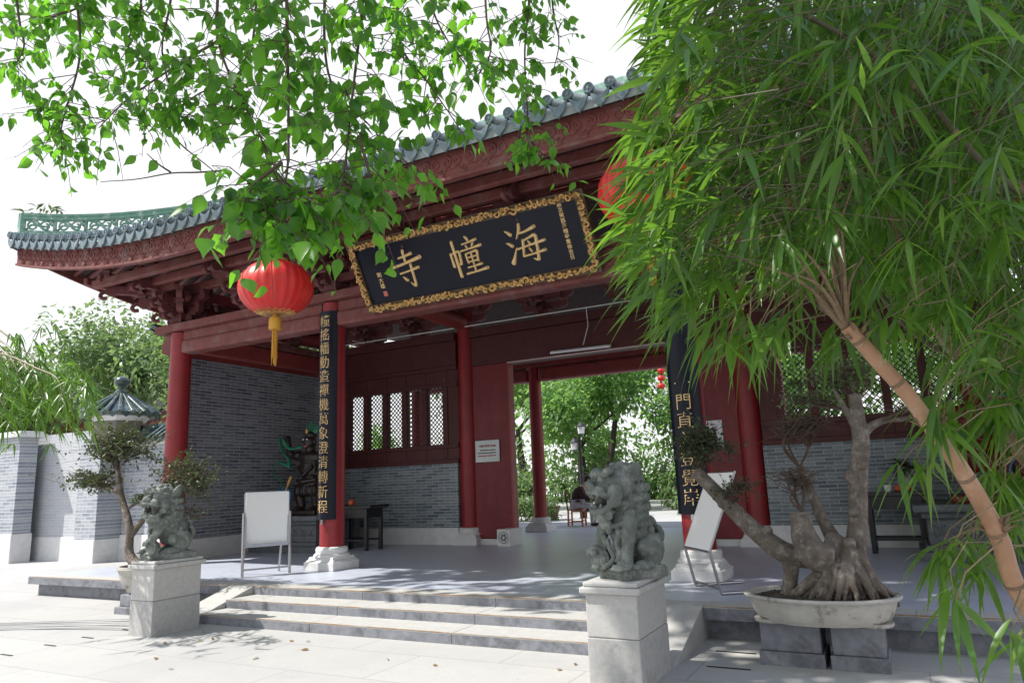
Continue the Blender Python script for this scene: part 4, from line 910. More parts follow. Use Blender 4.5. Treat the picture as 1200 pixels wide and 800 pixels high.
    def H(p): return hc + R @ ((Vector(p)-Vector((0, -.11, .66)))*HS)
    def HE(p, r, rot=(0, 0, 0), n=12, m=8): E(H(p), tuple(q*HS for q in r), R @ Euler(rot).to_matrix(), n, m)
    HE((0, -.11, .70), (.145, .145, .115)); HE((0, -.08, .76), (.125, .12, .075)); HE((0, -.17, .725), (.125, .09, .06))
    HE((0, -.235, .672), (.112, .085, .036)); HE((0, -.20, .69), (.115, .09, .05))           # muzzle top
    for s_ in (-1, 1):
        HE((s_*.075, -.275, .675), (.05, .045, .032)); HE((s_*.03, -.312, .700), (.027, .025, .02))       # upper lip, nostril
        HE((s_*.062, -.245, .735), (.035, .032, .032)); HE((s_*.064, -.268, .735), (.019, .014, .019))       # eye
        HE((s_*.068, -.245, .775), (.06, .04, .022), (0, s_*.35, s_*.25)); HE((s_*.115, -.215, .79), (.04, .04, .026)); HE((s_*.02, -.262, .77), (.025, .03, .022))      # brow
        HE((s_*.125, -.175, .66), (.034, .06, .055)); HE((s_*.118, -.19, .60), (.028, .055, .032))                              # cheek and mouth corner
        HE((s_*.155, -.055, .775), (.026, .055, .075), (-.3, s_*.55, 0)); HE((s_*.175, -.075, .79), (.02, .032, .05), (-.3, s_*.55, 0))       # ear
        for k in range(3): HE((s_*(.022+.035*k), -.305+.022*k, .645), (.014, .012, .020))                        # teeth
        HE((s_*.055, -.262, .575), (.014, .012, .020)); HE((s_*.02, -.285, .570), (.012, .010, .014))
    HE((0, -.318, .712), (.04, .03, .026)); HE((0, -.28, .728), (.026, .05, .022))
    b.tube([H(p) for p in bez([(-.118, -.19, .60), (-.10, -.262, .553), (0, -.298, .545), (.10, -.262, .553), (.118, -.19, .60)], 5)], .026, 8)     # lower lip
    HE((0, -.215, .540), (.092, .085, .026)); HE((0, -.215, .566), (.055, .075, .014)); HE((0, -.11, .60), (.09, .06, .07))
    b.tube([H(p) for p in bez([(-.12, -.21, .64), (-.10, -.285, .652), (0, -.325, .668), (.10, -.285, .652), (.12, -.21, .64)], 5)], .018, 8)     # upper lip rim
    for k in range(7): a = (k-3)*.32; HE((.09*math.sin(a), -.16-.10*math.cos(a), .515+.006*abs(k-3)), (.026, .03, .045), (.25, 0, 0))      # beard curls
    for k in range(5): a = (k-2)*.35; HE((.065*math.sin(a), -.14-.09*math.cos(a), .465), (.022, .026, .04), (.25, 0, 0))
    for k in range(9):                                            # crown curls
        a = k*2.4; q = .025+.011*k; HE((q*math.cos(a), -.09+q*math.sin(a), .835-.55*q*q/.12), (.030, .030, .022))
    for ring, (rad, z, n_, rz) in enumerate(((.120, .745, 9, .040), (.155, .685, 10, .044), (.170, .615, 11, .046), (.170, .545, 11, .045), (.155, .478, 10, .042), (.13, .42, 8, .036))):      # mane curls with swirl
        for k in range(n_):
            a = PI*(.02+.96*k/(n_-1)) if ring else PI*(.08+.84*k/(n_-1)); off = .5*(ring % 2)*PI/n_
            p = Vector((rad*math.cos(a+off), -.05+rad*.95*math.sin(a+off), z)); c = p+(H(p)-p)*(.5 if ring < 2 else .15)
            E(c, (rz, rz, rz), n=10, m=7)
            o = (c-Vector((hc.x, hc.y+.05, c.z))).normalized(); tx = Vector((-o.y, o.x, 0)); pts = []
            for i in range(11): t = i/10; r_ = rz*.78*(1-.8*t); pts.append(c+o*(rz*.86+.004*t)+tx*r_*math.cos(8.5*t)+Vector((0, 0, 1))*r_*math.sin(8.5*t))
            b.tube(pts, .0105, 5)
    for s_ in (-1, 1):                                            # body flame curls
        for p in ((s_*.15, .10, .36), (s_*.15, .17, .30), (s_*.13, -.01, .40)): E(p, (.028, .035, .035))
    if mirror: pass
    if body_yaw:
        Rb = Matrix.Rotation(body_yaw, 3, 'Z'); nb = []
        nbase = None
        b.v = [tuple(Rb @ Vector((v[0]*(.95 if v[2] > .09 else 1), v[1]*(.90 if v[2] > .09 else 1), v[2]))) for v in b.v]
    return b
def lion(label, x, y, z, head_yaw, mirror, body_yaw, scale, bw_, bl_):
    t = thing('stone_lion', label, 'lion statue', (x, y, z), 0, 'stone guardian lions')
    b = lion_mesh(head_yaw, mirror, body_yaw, bw_, bl_); me = remesh(b, .0056, 1, .5, 'carved_body'); me.transform(Matrix.Scale(scale, 4)); obj_from(me, 'carved_body', M_LION, t)
    return t
lion('grey green stone lion with open mouth turned left, on the right pedestal', PRX+.075, PRY-.02, PRZ, -.36, False, -.50, .985, .34, .43)
lion('grey stone lion crouching with its head tilted up, on the left pedestal', PLX, PLY, PLZ, .42, True, -.32, .94, .34, .56)
# ---------------------------------------------------------------- white display boards
def place_R(v): return v
t = thing('display_board', 'upright white display board on a steel A-frame at the head of the left steps', 'display board', (-8.52, 8.06, P), 0, 'white display boards on the platform')
fa_, fb = Vector((-8.72, 7.75, P)), Vector((-8.36, 8.33, P)); ed = (fb-fa_); nrm_ = Vector((ed.y, -ed.x, 0)).normalized(); up = Vector((0, 0, 1))
b = MB()
for f in (fa_, fb): b.tube([f, f+up*.92-nrm_*.03], .021, 8)
bk = -nrm_*.42
for f in (fa_+ed*.1, fb-ed*.1): b.tube([f+bk, f+up*1.15-nrm_*.06], .016, 8)
b.tube([fa_+up*.10, fb+up*.10], .013, 8); b.tube([fa_+up*.43, fb+up*.43], .013, 8)
part(b, 'steel_frame', M_STEEL, t, True, auto=50)
b = MB(); q0 = fa_+up*.45+nrm_*.012+ed*.04; q1 = fb+up*.45+nrm_*.012-ed*.04; tl = up*.76-nrm_*.10
b.bar(q0+tl*.5, q1+tl*.5, tl.length, .022, up=nrm_); brd_ = part(b, 'board', M_BOARD, t)
b = MB()
for a, c in ((q0, q1), (q0+tl, q1+tl)): b.bar(a, c, .03, .03)
for a in (q0, q1): b.bar(a, a+tl, .03, .03)
part(b, 'board_edge', mat('blue grey aluminium', (.35, .38, .46), (.42, .44, .5), .35, 8, .05, metal=.5), brd_)
t = thing('display_board', 'tilted white display board on a steel cantilever stand before the right middle column', 'display board', (-1.95, 8.0, P), 0, 'white display boards on the platform')
f1, f2 = Vector((-2.17, 8.27, P)), Vector((-1.77, 7.73, P)); rd = Vector((.80, .60, 0)); ed = f2-f1
b = MB(); la = -rd*.09
for f, L in ((f1, .55), (f2, .62)): b.tube([f+up*.018, f+rd*L+up*.018], .017, 8); b.tube([f+up*.018, f+la+up*.43, ], .017, 8)
b.tube([f1+rd*.02+up*.05, f2+rd*.02+up*.05], .014, 8); b.tube([f1+la+up*.43, f2+la+up*.43], .016, 8)
tl = rd*.36+up*.80
for f in (f1, f2): b.tube([f+la+up*.43, f+la+up*.43+tl], .013, 8)
b.tube([f1+la+up*.43+tl, f2+la+up*.43+tl], .013, 8)
part(b, 'steel_stand', M_STEEL, t, True, auto=50)
nn = ed.normalized().cross(tl.normalized()); b = MB(); c0 = f1+la+up*.43+tl*.5; c1 = f2+la+up*.43+tl*.5; b.bar(c0, c1, tl.length, .02, up=nn); part(b, 'board', M_BOARD, t)
#@@SECTION things under the gate and in the forecourt
M_STONE = mat('carved grey altar stone', (.15, .165, .175), (.09, .10, .11), .75, 8, .5, 50)
def altar(label, x0, x1, y0, y1):
    t = thing('stone_altar', label, 'altar', ((x0+x1)/2, (y0+y1)/2, P), 0, 'stone altars of the gate guardians'); b = MB()
    b.bb(x0, x1, y0, y1, P, .42); b.bb(x0+.07, x1-.07, y0+.07, y1-.07, .421, .50); b.bb(x0+.12, x1-.12, y0+.12, y1-.12, .501, .84); b.bb(x0+.06, x1-.06, y0+.06, y1-.06, .841, .92)
    body = part(b, 'plinth', M_STONE, t, bevel=.012)
    b = MB(); b.bb(x0-.03, x1+.03, y0-.03, y1+.03, .921, 1.02); part(b, 'top_slab', M_STONE, t, bevel=.02)
    b = MB(); n = 7
    for i in range(n):
        x = x0+.25+(x1-x0-.5)*i/(n-1)
        for s in (-1, 1): b.tube([(x+s*(.05+.06*(1-.7*q)*math.cos(1.2+5*q)), y0+.118, .67+.085*(1-.7*q)*math.sin(1.2+5*q)) for q in np.linspace(0, 1, 12)], .014, 5)
    for i in range(5):
        y = y0+.3+(y1-y0-.6)*i/4; b.tube([(x1-.118, y+.09*(1-.7*q)*math.cos(1.2+6*q), .67+.10*(1-.7*q)*math.sin(1.2+6*q)) for q in np.linspace(0, 1, 12)], .014, 5)
    part(b, 'carved_scrolls', M_STONE, body, True); return t
altar('grey carved stone altar with scrolls against the left gable wall', -12.22, -10.35, 11.0, 12.6)
altar('grey carved stone altar behind the bamboo at the right gable wall', .10, 1.95, 11.0, 12.6)
M_STAT = mat('dark lacquered statue', (.016, .012, .012), (.03, .018, .015), .35, 8, .2)
M_RIB = mat('green painted ribbon', (.02, .16, .08), (.03, .22, .13), .4, 10, .1); M_RIBB = mat('blue painted ring', (.02, .10, .22), (.03, .14, .28), .4, 10, .1)
M_SKIN_D = mat('dark painted face', (.03, .018, .016), (.045, .026, .022), .4, 8, .1); M_REDP = mat('red painted robe', (.16, .014, .010), (.10, .010, .008), .45, 6, .15)
def guardian(label, x, y, z, mir, robe):
    t = thing('guardian_statue', label, 'statue', (x, y, z), 0, 'temple guardian statues'); s = mir; b = MB(); E = b.ell
    b.box((0, 0, .05), (.9, .7, .1)); E((0, .02, .62), (.28, .22, .22)); E((0, .0, .95), (.27, .20, .28)); E((0, 0, 1.18), (.33, .19, .16))
    for q in (-1, 1):
        b.tube([(q*.14, 0, .62), (q*.24, -.06, .40), (q*.20, -.02, .15)], [.15, .12, .09], 10); E((q*.21, -.10, .13), (.08, .16, .06)); E((q*.34, 0, 1.24), (.13, .13, .11))
        for k in range(6): E((q*.1+.07*(k-2.5), -.10-.03*(k % 2), .5), (.05, .09, .13))
    b.tube([(s*.34, 0, 1.22), (s*.52, -.08, 1.05), (s*.50, -.24, .86)], [.10, .085, .06], 10); E((s*.50, -.27, .83), (.07, .07, .07))
    b.tube([(-s*.34, 0, 1.22), (-s*.55, -.05, 1.30), (-s*.48, -.18, 1.55)], [.10, .085, .06], 10); E((-s*.47, -.20, 1.60), (.07, .07, .08))
    for k in range(4): E((s*.50+(k-1.5)*.03, -.33, .83), (.018, .03, .045)); E((-s*.47+(k-1.5)*.03, -.26, 1.61), (.018, .035, .03))
    E((0, -.01, 1.36), (.11, .11, .12)); E((0, -.03, 1.52), (.135, .15, .17)); E((0, -.17, 1.51), (.03, .04, .04)); E((0, -.12, 1.44), (.08, .06, .05))
    for q in (-1, 1): E((q*.055, -.15, 1.565), (.035, .03, .025)); E((q*.14, -.01, 1.52), (.02, .04, .07))
    E((0, 0, 1.66), (.14, .14, .08))
    b.tube([(-.20, -.17, 1.0), (0, -.22, .80), (.2, -.17, 1.0)], .035, 8); b.tube([(-.27, -.1, .72), (0, -.24, .68), (.27, -.1, .72)], .045, 8)
    me = remesh(b, .016, 2, .4, 'figure'); body = obj_from(me, 'figure', robe, t)
    m = MB()
    for q in (-1, 1): m.ell((q*.05, -.172, 1.565), (.022, .016, .016), n=8, m=6)
    part(m, 'eyes', M_PAPER, body, True, local=True); m = MB(); m.tube([(-.06, -.155, 1.425), (0, -.19, 1.415), (.06, -.155, 1.425)], [.012, .022, .012], 8); part(m, 'lips', mat('pink lip paint', (.45, .12, .12), None, .5, 5, 0), body, True, local=True)
    m = MB()
    for k in range(7):
        a = (k-3)*.36; m.tube(bez([(.13*math.sin(a), .0, 1.68+.03*math.cos(a)), (.19*math.sin(a)+.02, .02, 1.76+.05*math.cos(a)), (.17*math.sin(a), .02, 1.86+.08*math.cos(a*1.2))], 4), np.linspace(.035, .008, 9), 7)
    part(m, 'crown', M_RIB, body, True, local=True); m = MB(); m.ell((0, -.13, 1.74), (.04, .03, .06)); part(m, 'crown_jewel', M_GOLD, body, True, local=True)
    m = MB(); m.tube(bez([(-s*.12, -.12, 1.42), (-s*.42, -.20, 1.40), (-s*.58, -.24, 1.62), (-s*.70, -.20, 1.60), (-s*.62, -.22, 1.38), (-s*.38, -.26, 1.18), (-s*.30, -.30, .98)], 6), .042, 8, sq=.35)
    m.tube(bez([(-s*.42, -.20, 1.02), (-s*.72, -.2, 1.12), (-s*.90, -.18, .98), (-s*.82, -.2, .80), (-s*.62, -.2, .70), (-s*.70, -.22, .42)], 6), .040, 8, sq=.35); part(m, 'ribbon', M_RIB, t, True, local=True)
    m = MB(); m.tube([(-s*.42+.17*math.cos(a), -.30, .40+.17*math.sin(a)) for a in np.linspace(0, 2*PI, 30)], .022, 8); part(m, 'ring', M_RIBB, t, True, local=True)
    m = MB(); m.bar((-s*.30, -.33, .62), (-s*.62, -.35, .02), .03); m.bar((-s*.30, -.33, .62), (-s*.22, -.32, .80), .05); part(m, 'club', M_GOLD, t, local=True)
    return t
guardian('black armoured guardian statue with green ribbons on the left altar', -11.05, 11.55, 1.021, 1, M_STAT)
guardian('red robed guardian statue on the right altar, half hidden by bamboo', 1.0, 11.6, 1.021, -1, M_REDP)
def offering_table(label, x0, x1, y0, y1, zt):
    t = thing('offering_table', label, 'table', ((x0+x1)/2, (y0+y1)/2, P), 0, 'black offering tables'); b = MB()
    b.bb(x0-.10, x1+.10, y0-.03, y1+.03, zt-.06, zt); 
    for x in (x0-.10, x1+.10): b.tube([(x, y0-.03, zt-.015), (x, y1+.03, zt-.015)], .035, 8)
    part(b, 'table_top', M_BLACK, t, bevel=.008); b = MB(); b.bb(x0+.02, x1-.02, y0+.02, y1-.02, zt-.24, zt-.062); part(b, 'apron', M_BLACK, t)
    for x in (x0+.04, x1-.04):
        for y in (y0+.05, y1-.05): b = MB(); b.bb(x-.035, x+.035, y-.035, y+.035, P, zt-.062); part(b, 'leg', M_BLACK, t, bevel=.006)
    b = MB(); b.bb(x0+.04, x1-.04, y0+.03, y0+.07, .48, .52); b.bb(x0+.04, x1-.04, y1-.07, y1-.03, .48, .52); part(b, 'stretcher', M_BLACK, t)
    return t
offering_table('black lacquered offering table before the left lattice windows', -10.35, -9.5, 11.5, 12.05, 1.18)
offering_table('black lacquered offering table with vase and fruit before the right brick wall', -.52, .22, 11.95, 12.5, 1.17)
M_FRUIT = mat('red fruit skin', (.45, .05, .02), (.55, .12, .03), .4, 20, .1)
def fruit(label, x, y, z, r, g=None):
    t = thing('fruit', label, 'fruit', (x, y, z), 0, g); b = MB(); b.ell((x, y, z+r*.95), (r, r, r*.95)); part(b, 'flesh', M_FRUIT, t, True); b = MB(); b.tube([(x, y, z+r*1.8), (x+.01, y, z+r*2.15)], .006, 5); part(b, 'stalk', M_TWIG, t)
fx, fz_ = -.03, 1.17
fruit('left red fruit of three beside the vase', -.07, 12.1, fz_, .05, 'offered fruit'); fruit('right red fruit of three beside the vase', .06, 12.08, fz_, .052, 'offered fruit'); fruit('red fruit resting on top of the other two by the vase', -.01, 12.1, fz_+.08, .05, 'offered fruit')
fruit('single red fruit on the left offering table', -9.98, 11.62, 1.18, .07)
t = thing('cup', 'small white cup on the right offering table', 'cup', (-.20, 12.1, 1.17)); b = MB(); b.lathe([(.035, 1.17), (.05, 1.20), (.055, 1.27), (.048, 1.27), (.042, 1.20)], (-.20, 12.1, 0), 16); part(b, 'bowl', M_PAPER, t, True, auto=40)
t = thing('potted_plant', 'dark leafy plant in a white vase on the right offering table', 'plant', (.02, 12.25, 1.17)); b = MB(); b.lathe([(.07, 1.17), (.085, 1.30), (.06, 1.42), (.085, 1.52), (.07, 1.52)], (.02, 12.25, 0), 18); part(b, 'vase', M_PAPER, t, True, auto=40)
n = 60; D = RNG.normal(0, 1, (n, 3)); D[:, 2] = np.abs(D[:, 2])+.2; V, F = blades(np.tile([.02, 12.25, 1.5], (n, 1)), D, RNG.uniform(.25, .48, n), np.full(n, .022), .7, LANCE); leaf_mesh('foliage', V, F, L_DARK, t)
# ---------------------------------------------------------------- right bonsai in its oval planter
for x0, x1, lab in ((-1.19, -.70, 'left granite block carrying the oval planter'), (-.66, -.25, 'right granite block carrying the oval planter')):
    t = thing('planter_block', lab, 'stone block', ((x0+x1)/2, 6.52, 0), 0, 'granite blocks under the planter'); b = MB(); b.bb(x0, x1, 6.32, 6.80, -.02, .105); part(b, 'foot', M_KERB, t, bevel=.008); b = MB(); b.bb(x0+.02, x1-.02, 6.34, 6.78, .107, .32); part(b, 'upper_stone', M_KERB, t, bevel=.008)
PC = Vector((-.70, 6.48, .32)); t = thing('oval_planter', 'weathered grey white oval stone planter on two granite blocks', 'planter', PC)
b = MB(); A_, B_ = .575, .43
pr = [(.80, .03), (.82, .06), (.86, .065), (.90, .11), (.945, .20), (.965, .262), (.97, .265), (1.02, .275), (1.035, .295), (1.02, .312), (.955, .312), (.94, .30), (.92, .24)]
b.lathe([(r, z*.72) for r, z in pr], PC, 64, A_, B_, True, False); shell = part(b, 'shell', M_POT, t, True, auto=35, fix=False)
for x in (-.38, .38): b = MB(); b.lathe([(.11, 0), (.13, .012), (.135, .035)], PC+Vector((x, -.08 if x < 0 else -.08, 0)), 16); part(b, 'foot', M_POT, shell)
b = MB(); sp_ = []; nn_ = 40
for i in range(13):
    for j in range(nn_): a = 2*PI*j/nn_; r = .93*i/12; sp_.append((PC.x+A_*r*math.cos(a), PC.y+B_*r*math.sin(a), PC.z+.175+.045*(1-r*r)+random.uniform(-.008, .012)))
b.add(sp_, [(i*nn_+j, i*nn_+(j+1) % nn_, (i+1)*nn_+(j+1) % nn_, (i+1)*nn_+j) for i in range(12) for j in range(nn_)])
for k in range(160): a = random.uniform(0, 6.28); r = random.uniform(.3, .9); b.ell((PC.x+A_*r*math.cos(a), PC.y+B_*r*math.sin(a), PC.z+.182+.04*(1-r*r)), (random.uniform(.006, .016),)*3, n=6, m=4)
part(b, 'soil', M_SOIL, t, True)
bt = thing('bonsai_tree', 'old thick bonsai with cut limbs and gnarled roots in the oval planter', 'bonsai tree', PC+Vector((0, 0, .2)))
bp = lambda x, y, dy=0: aty(x, y, 6.46+dy); sc_ = 5.75/FPX
b = MB()
def limb(pts, rad, n=12): q = bez(pts, 5); b.tube(q, np.interp(np.linspace(0, 1, len(q)), np.linspace(0, 1, len(rad)), [r*sc_ for r in rad]), n)
limb([bp(990, 672), bp(988, 655), bp(980, 640), bp(966, 634)], [13, 15, 15, 12])
limb([bp(1000, 672, .05), bp(1003, 640, .05), bp(1006, 600, .06), bp(1005, 560, .07), bp(1009, 520, .08), bp(1004, 485, .09), bp(1001, 462, .10)], [13, 12, 10.5, 11, 10, 8.5, 7.5])
limb([bp(965, 650), bp(945, 652), bp(922, 648), bp(895, 630), bp(866, 604), bp(838, 575), bp(815, 552)], [14, 13.5, 13, 11.5, 10, 9, 8])
limb([bp(926, 652), bp(927, 672), bp(924, 694), bp(921, 704)], [11, 8.5, 8.5, 11])
limb([bp(975, 655, -.1), bp(955, 650, -.13), bp(943, 630, -.15), bp(939, 612, -.15), bp(938, 601, -.15)], [17, 18, 15, 11.5, 12])
limb([bp(982, 640, .1), bp(965, 610, .12), bp(952, 580, .13), bp(942, 558, .14), bp(937, 546, .14)], [10, 7, 6.5, 5.5, 5])
limb([bp(1002, 500, .08), bp(994, 485, .06), bp(985, 470, .05), bp(976, 455, .05)], [5, 4, 3, 2], 8)
limb([bp(1008, 515, .08), bp(1020, 500, .08), bp(1038, 492, .08), bp(1062, 490, .06), bp(1085, 480, .03)], [6, 5, 4, 3, 1.6], 8)
limb([bp(1003, 566, .06), bp(995, 557, .0), bp(992, 554, -.02)], [8, 7, 5], 8)
for k in range(30):       # surface roots
    f = (k+.5)/30; x1 = 908+146*f+random.uniform(-4, 4); y1 = 702+(8 if .2 < f < .8 else 2)+random.uniform(-5, 3); dy = -.20*math.sin(PI*f)+random.uniform(-.04, .08)
    x0 = 972+36*f; limb([bp(x0, 648+random.uniform(-6, 6), -.07), bp(x0+(x1-x0)*.18+random.uniform(-4, 4), 662, -.09+dy*.3), bp(x0+(x1-x0)*.5+random.uniform(-4, 4), 682, -.08+dy*.6), bp(x0+(x1-x0)*.82, 697+random.uniform(-2, 2), dy), bp(x1, y1+6, dy)], [5.5+random.uniform(-1, 2), 4.6, 3.8+random.uniform(-1, 1.2), 3.0, 2.0], 8)
for k in range(6):      # burls
    p = (bp(982+random.uniform(-22, 18), 648+random.uniform(-12, 14), random.uniform(-.13, -.05))); b.ell(p, (random.uniform(6, 10)*sc_,)*3)
for x, y in ((866, 597), (900, 622), (1011, 545), (1000, 600), (846, 590)): b.ell(bp(x, y, -.03), (6*sc_, 6*sc_, 6*sc_))
off = wloc(bt); b.v = [tuple(Vector(v)-off) for v in b.v]; me = remesh(b, .0058, 1, .35, 'trunk'); trunk = obj_from(me, 'trunk', M_BARK, bt)
cm = MB(); cm.lathe([(.001, .001), (.075, .004), (.088, -.004), (.075, -.012)], bp(938, 600, -.15), 14, .95, .95); part(cm, 'cut_face', mat('grey dead wood', (.25, .23, .21), (.12, .11, .10), .9, 30, .6), trunk, True)
def twiggery(name, parent, c, r, ntw, nleaf, lsz, lm, seed, bark=M_TWIG, up=.5, root=None):
    rnd = random.Random(seed); m = MB(); ends = []; c = Vector(c); r = Vector(r); root = Vector(root) if root is not None else c-Vector((0, 0, r.z*.9))
    prim = []
    for i in range(5 if ntw > 20 else 3):
        u = Vector((rnd.gauss(0, 1), rnd.gauss(0, 1), rnd.gauss(up*1.3, .5))).normalized(); q = c+Vector((u.x*r.x, u.y*r.y, u.z*r.z))*rnd.uniform(.35, .7); mid = root.lerp(q, .5)+Vector((rnd.gauss(0, .2)*r.x, rnd.gauss(0, .2)*r.y, rnd.uniform(-.1, .35)*r.z)); pq = bez([root, mid, q], 5); m.tube(pq, np.linspace(.011, .0045, len(pq)), 6); prim += pq[4:]
    root0 = root
    for i in range(ntw):
        root = prim[rnd.randrange(len(prim))]
        u = Vector((rnd.gauss(0, 1), rnd.gauss(0, 1), rnd.gauss(up, .8))).normalized(); q = c+Vector((u.x*r.x, u.y*r.y, u.z*r.z))*rnd.uniform(.5, 1)
        mid = root.lerp(q, .5)+Vector((rnd.gauss(0, .2)*r.x, rnd.gauss(0, .2)*r.y, rnd.gauss(0, .2)*r.z)); pts = bez([root, mid, q], 4); m.tube(pts, np.linspace(.0045, .0013, len(pts)), 5); ends += pts[2:]
        for k in range(3): s = pts[rnd.randint(3, len(pts)-1)]; d = Vector((rnd.gauss(0, 1)*r.x, rnd.gauss(0, 1)*r.y, rnd.gauss(.2, 1)*r.z))*.35; m.tube([s, s+d*.5+Vector((0, 0, .01)), s+d], [.003, .002, .0012], 4); ends += [s+d*.5, s+d]
    part(m, 'twigs', bark, parent, fix=False)['kind'] = 'stuff'
    if nleaf:
        P_ = np.array([ends[rnd.randrange(len(ends))] for _ in range(nleaf)])+RNG.normal(0, .012, (nleaf, 3)); D_ = RNG.normal(0, 1, (nleaf, 3)); D_[:, 2] += .3
        L = RNG.uniform(.7, 1.3, nleaf)*lsz; V, F = blades(P_, D_, L, L*.27, .15, OVATE); leaf_mesh('foliage', V, F, lm, parent)
twiggery('a', bt, bp(826, 522), (.27, .22, .20), 50, 2200, .034, L_DARK, 1, root=bp(815, 553))
twiggery('b', bt, bp(862, 574, -.1), (.22, .14, .11), 22, 330, .03, L_DARK, 2, root=bp(848, 584, -.06))
twiggery('c', bt, bp(942, 498, .14), (.30, .22, .12), 80, 420, .022, L_RED, 3, root=bp(937, 548, .14))
twiggery('d', bt, bp(985, 440, .1), (.34, .25, .15), 60, 900, .030, L_BUSH, 4, root=bp(1001, 468, .10))
twiggery('e', bt, bp(945, 470, .05), (.22, .15, .08), 34, 380, .028, L_BUSH, 5, root=bp(990, 480, .06))
twiggery('f', bt, bp(1070, 482, .05), (.22, .15, .09), 18, 40, .025, L_RED, 6, root=bp(1030, 495, .08))
twiggery('g', bt, bp(925, 560, .0), (.24, .16, .11), 40, 60, .02, L_RED, 7, root=bp(940, 600, -.14))
# ---------------------------------------------------------------- left bonsai in a bowl behind the left pedestal
LB = Vector((aty(166, 690, 6.52).x, 6.52, 0)); t = thing('bonsai_bowl', 'pale stone bonsai bowl on a footed block behind the left pedestal', 'planter', LB)
b = MB(); b.bb(LB.x-.24, LB.x+.24, LB.y-.22, LB.y+.22, -.02, .09); b.bb(LB.x-.2, LB.x+.2, LB.y-.17, LB.y+.17, .091, .24); part(b, 'stand', M_KERB, t, bevel=.01)
b = MB(); b.lathe([(.14, .242), (.20, .27), (.30, .42), (.34, .55), (.37, .565), (.37, .60), (.325, .60), (.30, .52)], LB, 36, 1.05, .8, True, False); bowl = part(b, 'bowl', M_POT, t, True, auto=40, fix=False)
b = MB(); b.lathe([(.32, .54), (.16, .57), (.01, .58)], LB, 24, 1.05, .8, False, False); part(b, 'soil', M_SOIL, bowl, True)
bt2 = thing('bonsai_tree', 'leafy bonsai with curved trunk rising behind the left stone lion', 'bonsai tree', LB+Vector((0, 0, .57))); b = MB(); lp = lambda x, y, dy=0: aty(x, y, 6.52+dy); s2 = 10.2/FPX
def limb2(pts, rad): q = bez(pts, 5); b.tube(q, np.interp(np.linspace(0, 1, len(q)), np.linspace(0, 1, len(rad)), [r*s2 for r in rad]), 10)
limb2([LB+Vector((0, 0, .52)), lp(152, 650), lp(152, 625), lp(150, 608), lp(143, 585), lp(139, 562), lp(138, 540)], [7, 5.2, 4.4, 4, 3.6, 3.2, 2.2]); limb2([lp(140, 577), lp(128, 573), lp(112, 570), lp(95, 566)], [3.2, 2.6, 2, 1.2]); limb2([lp(152, 628), lp(165, 612, .1), lp(182, 596, .15), lp(200, 585, .2), lp(212, 572, .2)], [4.5, 3.4, 2.8, 2.2, 1.5])
part(b, 'trunk', M_BARK, bt2, True)
twiggery('a', bt2, lp(146, 527), (.72, .48, .34), 110, 2300, .05, L_DARK, 11, root=lp(139, 556)); twiggery('b', bt2, lp(108, 563), (.62, .36, .18), 54, 1100, .048, L_DARK, 12, root=lp(125, 573)); twiggery('c', bt2, lp(216, 565, .2), (.66, .40, .42), 84, 1500, .048, L_DARK, 13, root=lp(203, 588, .2)); twiggery('d', bt2, lp(168, 585, -.05), (.22, .2, .12), 20, 300, .042, L_DARK, 14, root=lp(150, 596))
twiggery('e', bt2, lp(222, 605, .2), (.32, .3, .12), 18, 120, .04, L_DARK, 15, root=lp(200, 596, .2))
#@@SECTION rear courtyard
CZ = .296
def hedge(label, x0, x1, y0, y1, z0, z1, n, name='clipped_hedge', cat='hedge', lm=L_BUSH, size=.10):
    t = thing(name, label, cat, ((x0+x1)/2, (y0+y1)/2, z0)); b = MB(); rr_ = random.Random(n)
    for i in range(max(3, int((x1-x0)*2))): x = rr_.uniform(x0, x1); y = rr_.uniform(y0, y1); b.tube([(x, y, z0-.02), (x+rr_.uniform(-.1, .1), y, z0+(z1-z0)*.7)], .015, 5)
    part(b, 'stems', M_BARK2, t); P_ = np.stack([RNG.uniform(x0, x1, n), RNG.uniform(y0, y1, n), z0+(z1-z0)*RNG.uniform(0, 1, n)**.7], 1); D_ = RNG.normal(0, 1, (n, 3)); L = RNG.uniform(.7, 1.3, n)*size; V, F = blades(P_, D_, L, L*.28, .2, OVATE); leaf_mesh('foliage', V, F, lm, t)
hedge('low clipped hedge beside the rear column seen through the doorway', -12.5, -9.75, 20.5, 21.4, CZ, CZ+.75, 2600)
t = thing('tall_hedge', 'uneven tall green hedge closing the rear courtyard', 'hedge', (-14, 41, CZ)); b = MB(); hc_ = []; hr_ = []; rr_ = random.Random(77)
for i in range(150):
    x = rr_.uniform(-34, 6); hh = 3.0+1.6*math.sin(x*.7)+1.2*math.sin(x*1.9+1)+rr_.uniform(-.5, 1); b.tube([(x, 41, CZ-.02), (x+.1, 41.1, CZ+1.4)], .05, 5)
    for k in range(3): hc_.append((x+rr_.gauss(0, .3), 41+rr_.gauss(0, .6), CZ+hh*(k+.5)/3)); hr_.append((rr_.uniform(.6, 1.1),)*3)
part(b, 'stems', M_BARK2, t); V, F = clump_leaves(hc_, hr_, [46]*len(hc_), .34); leaf_mesh('foliage', V, F, L_FAR, t)
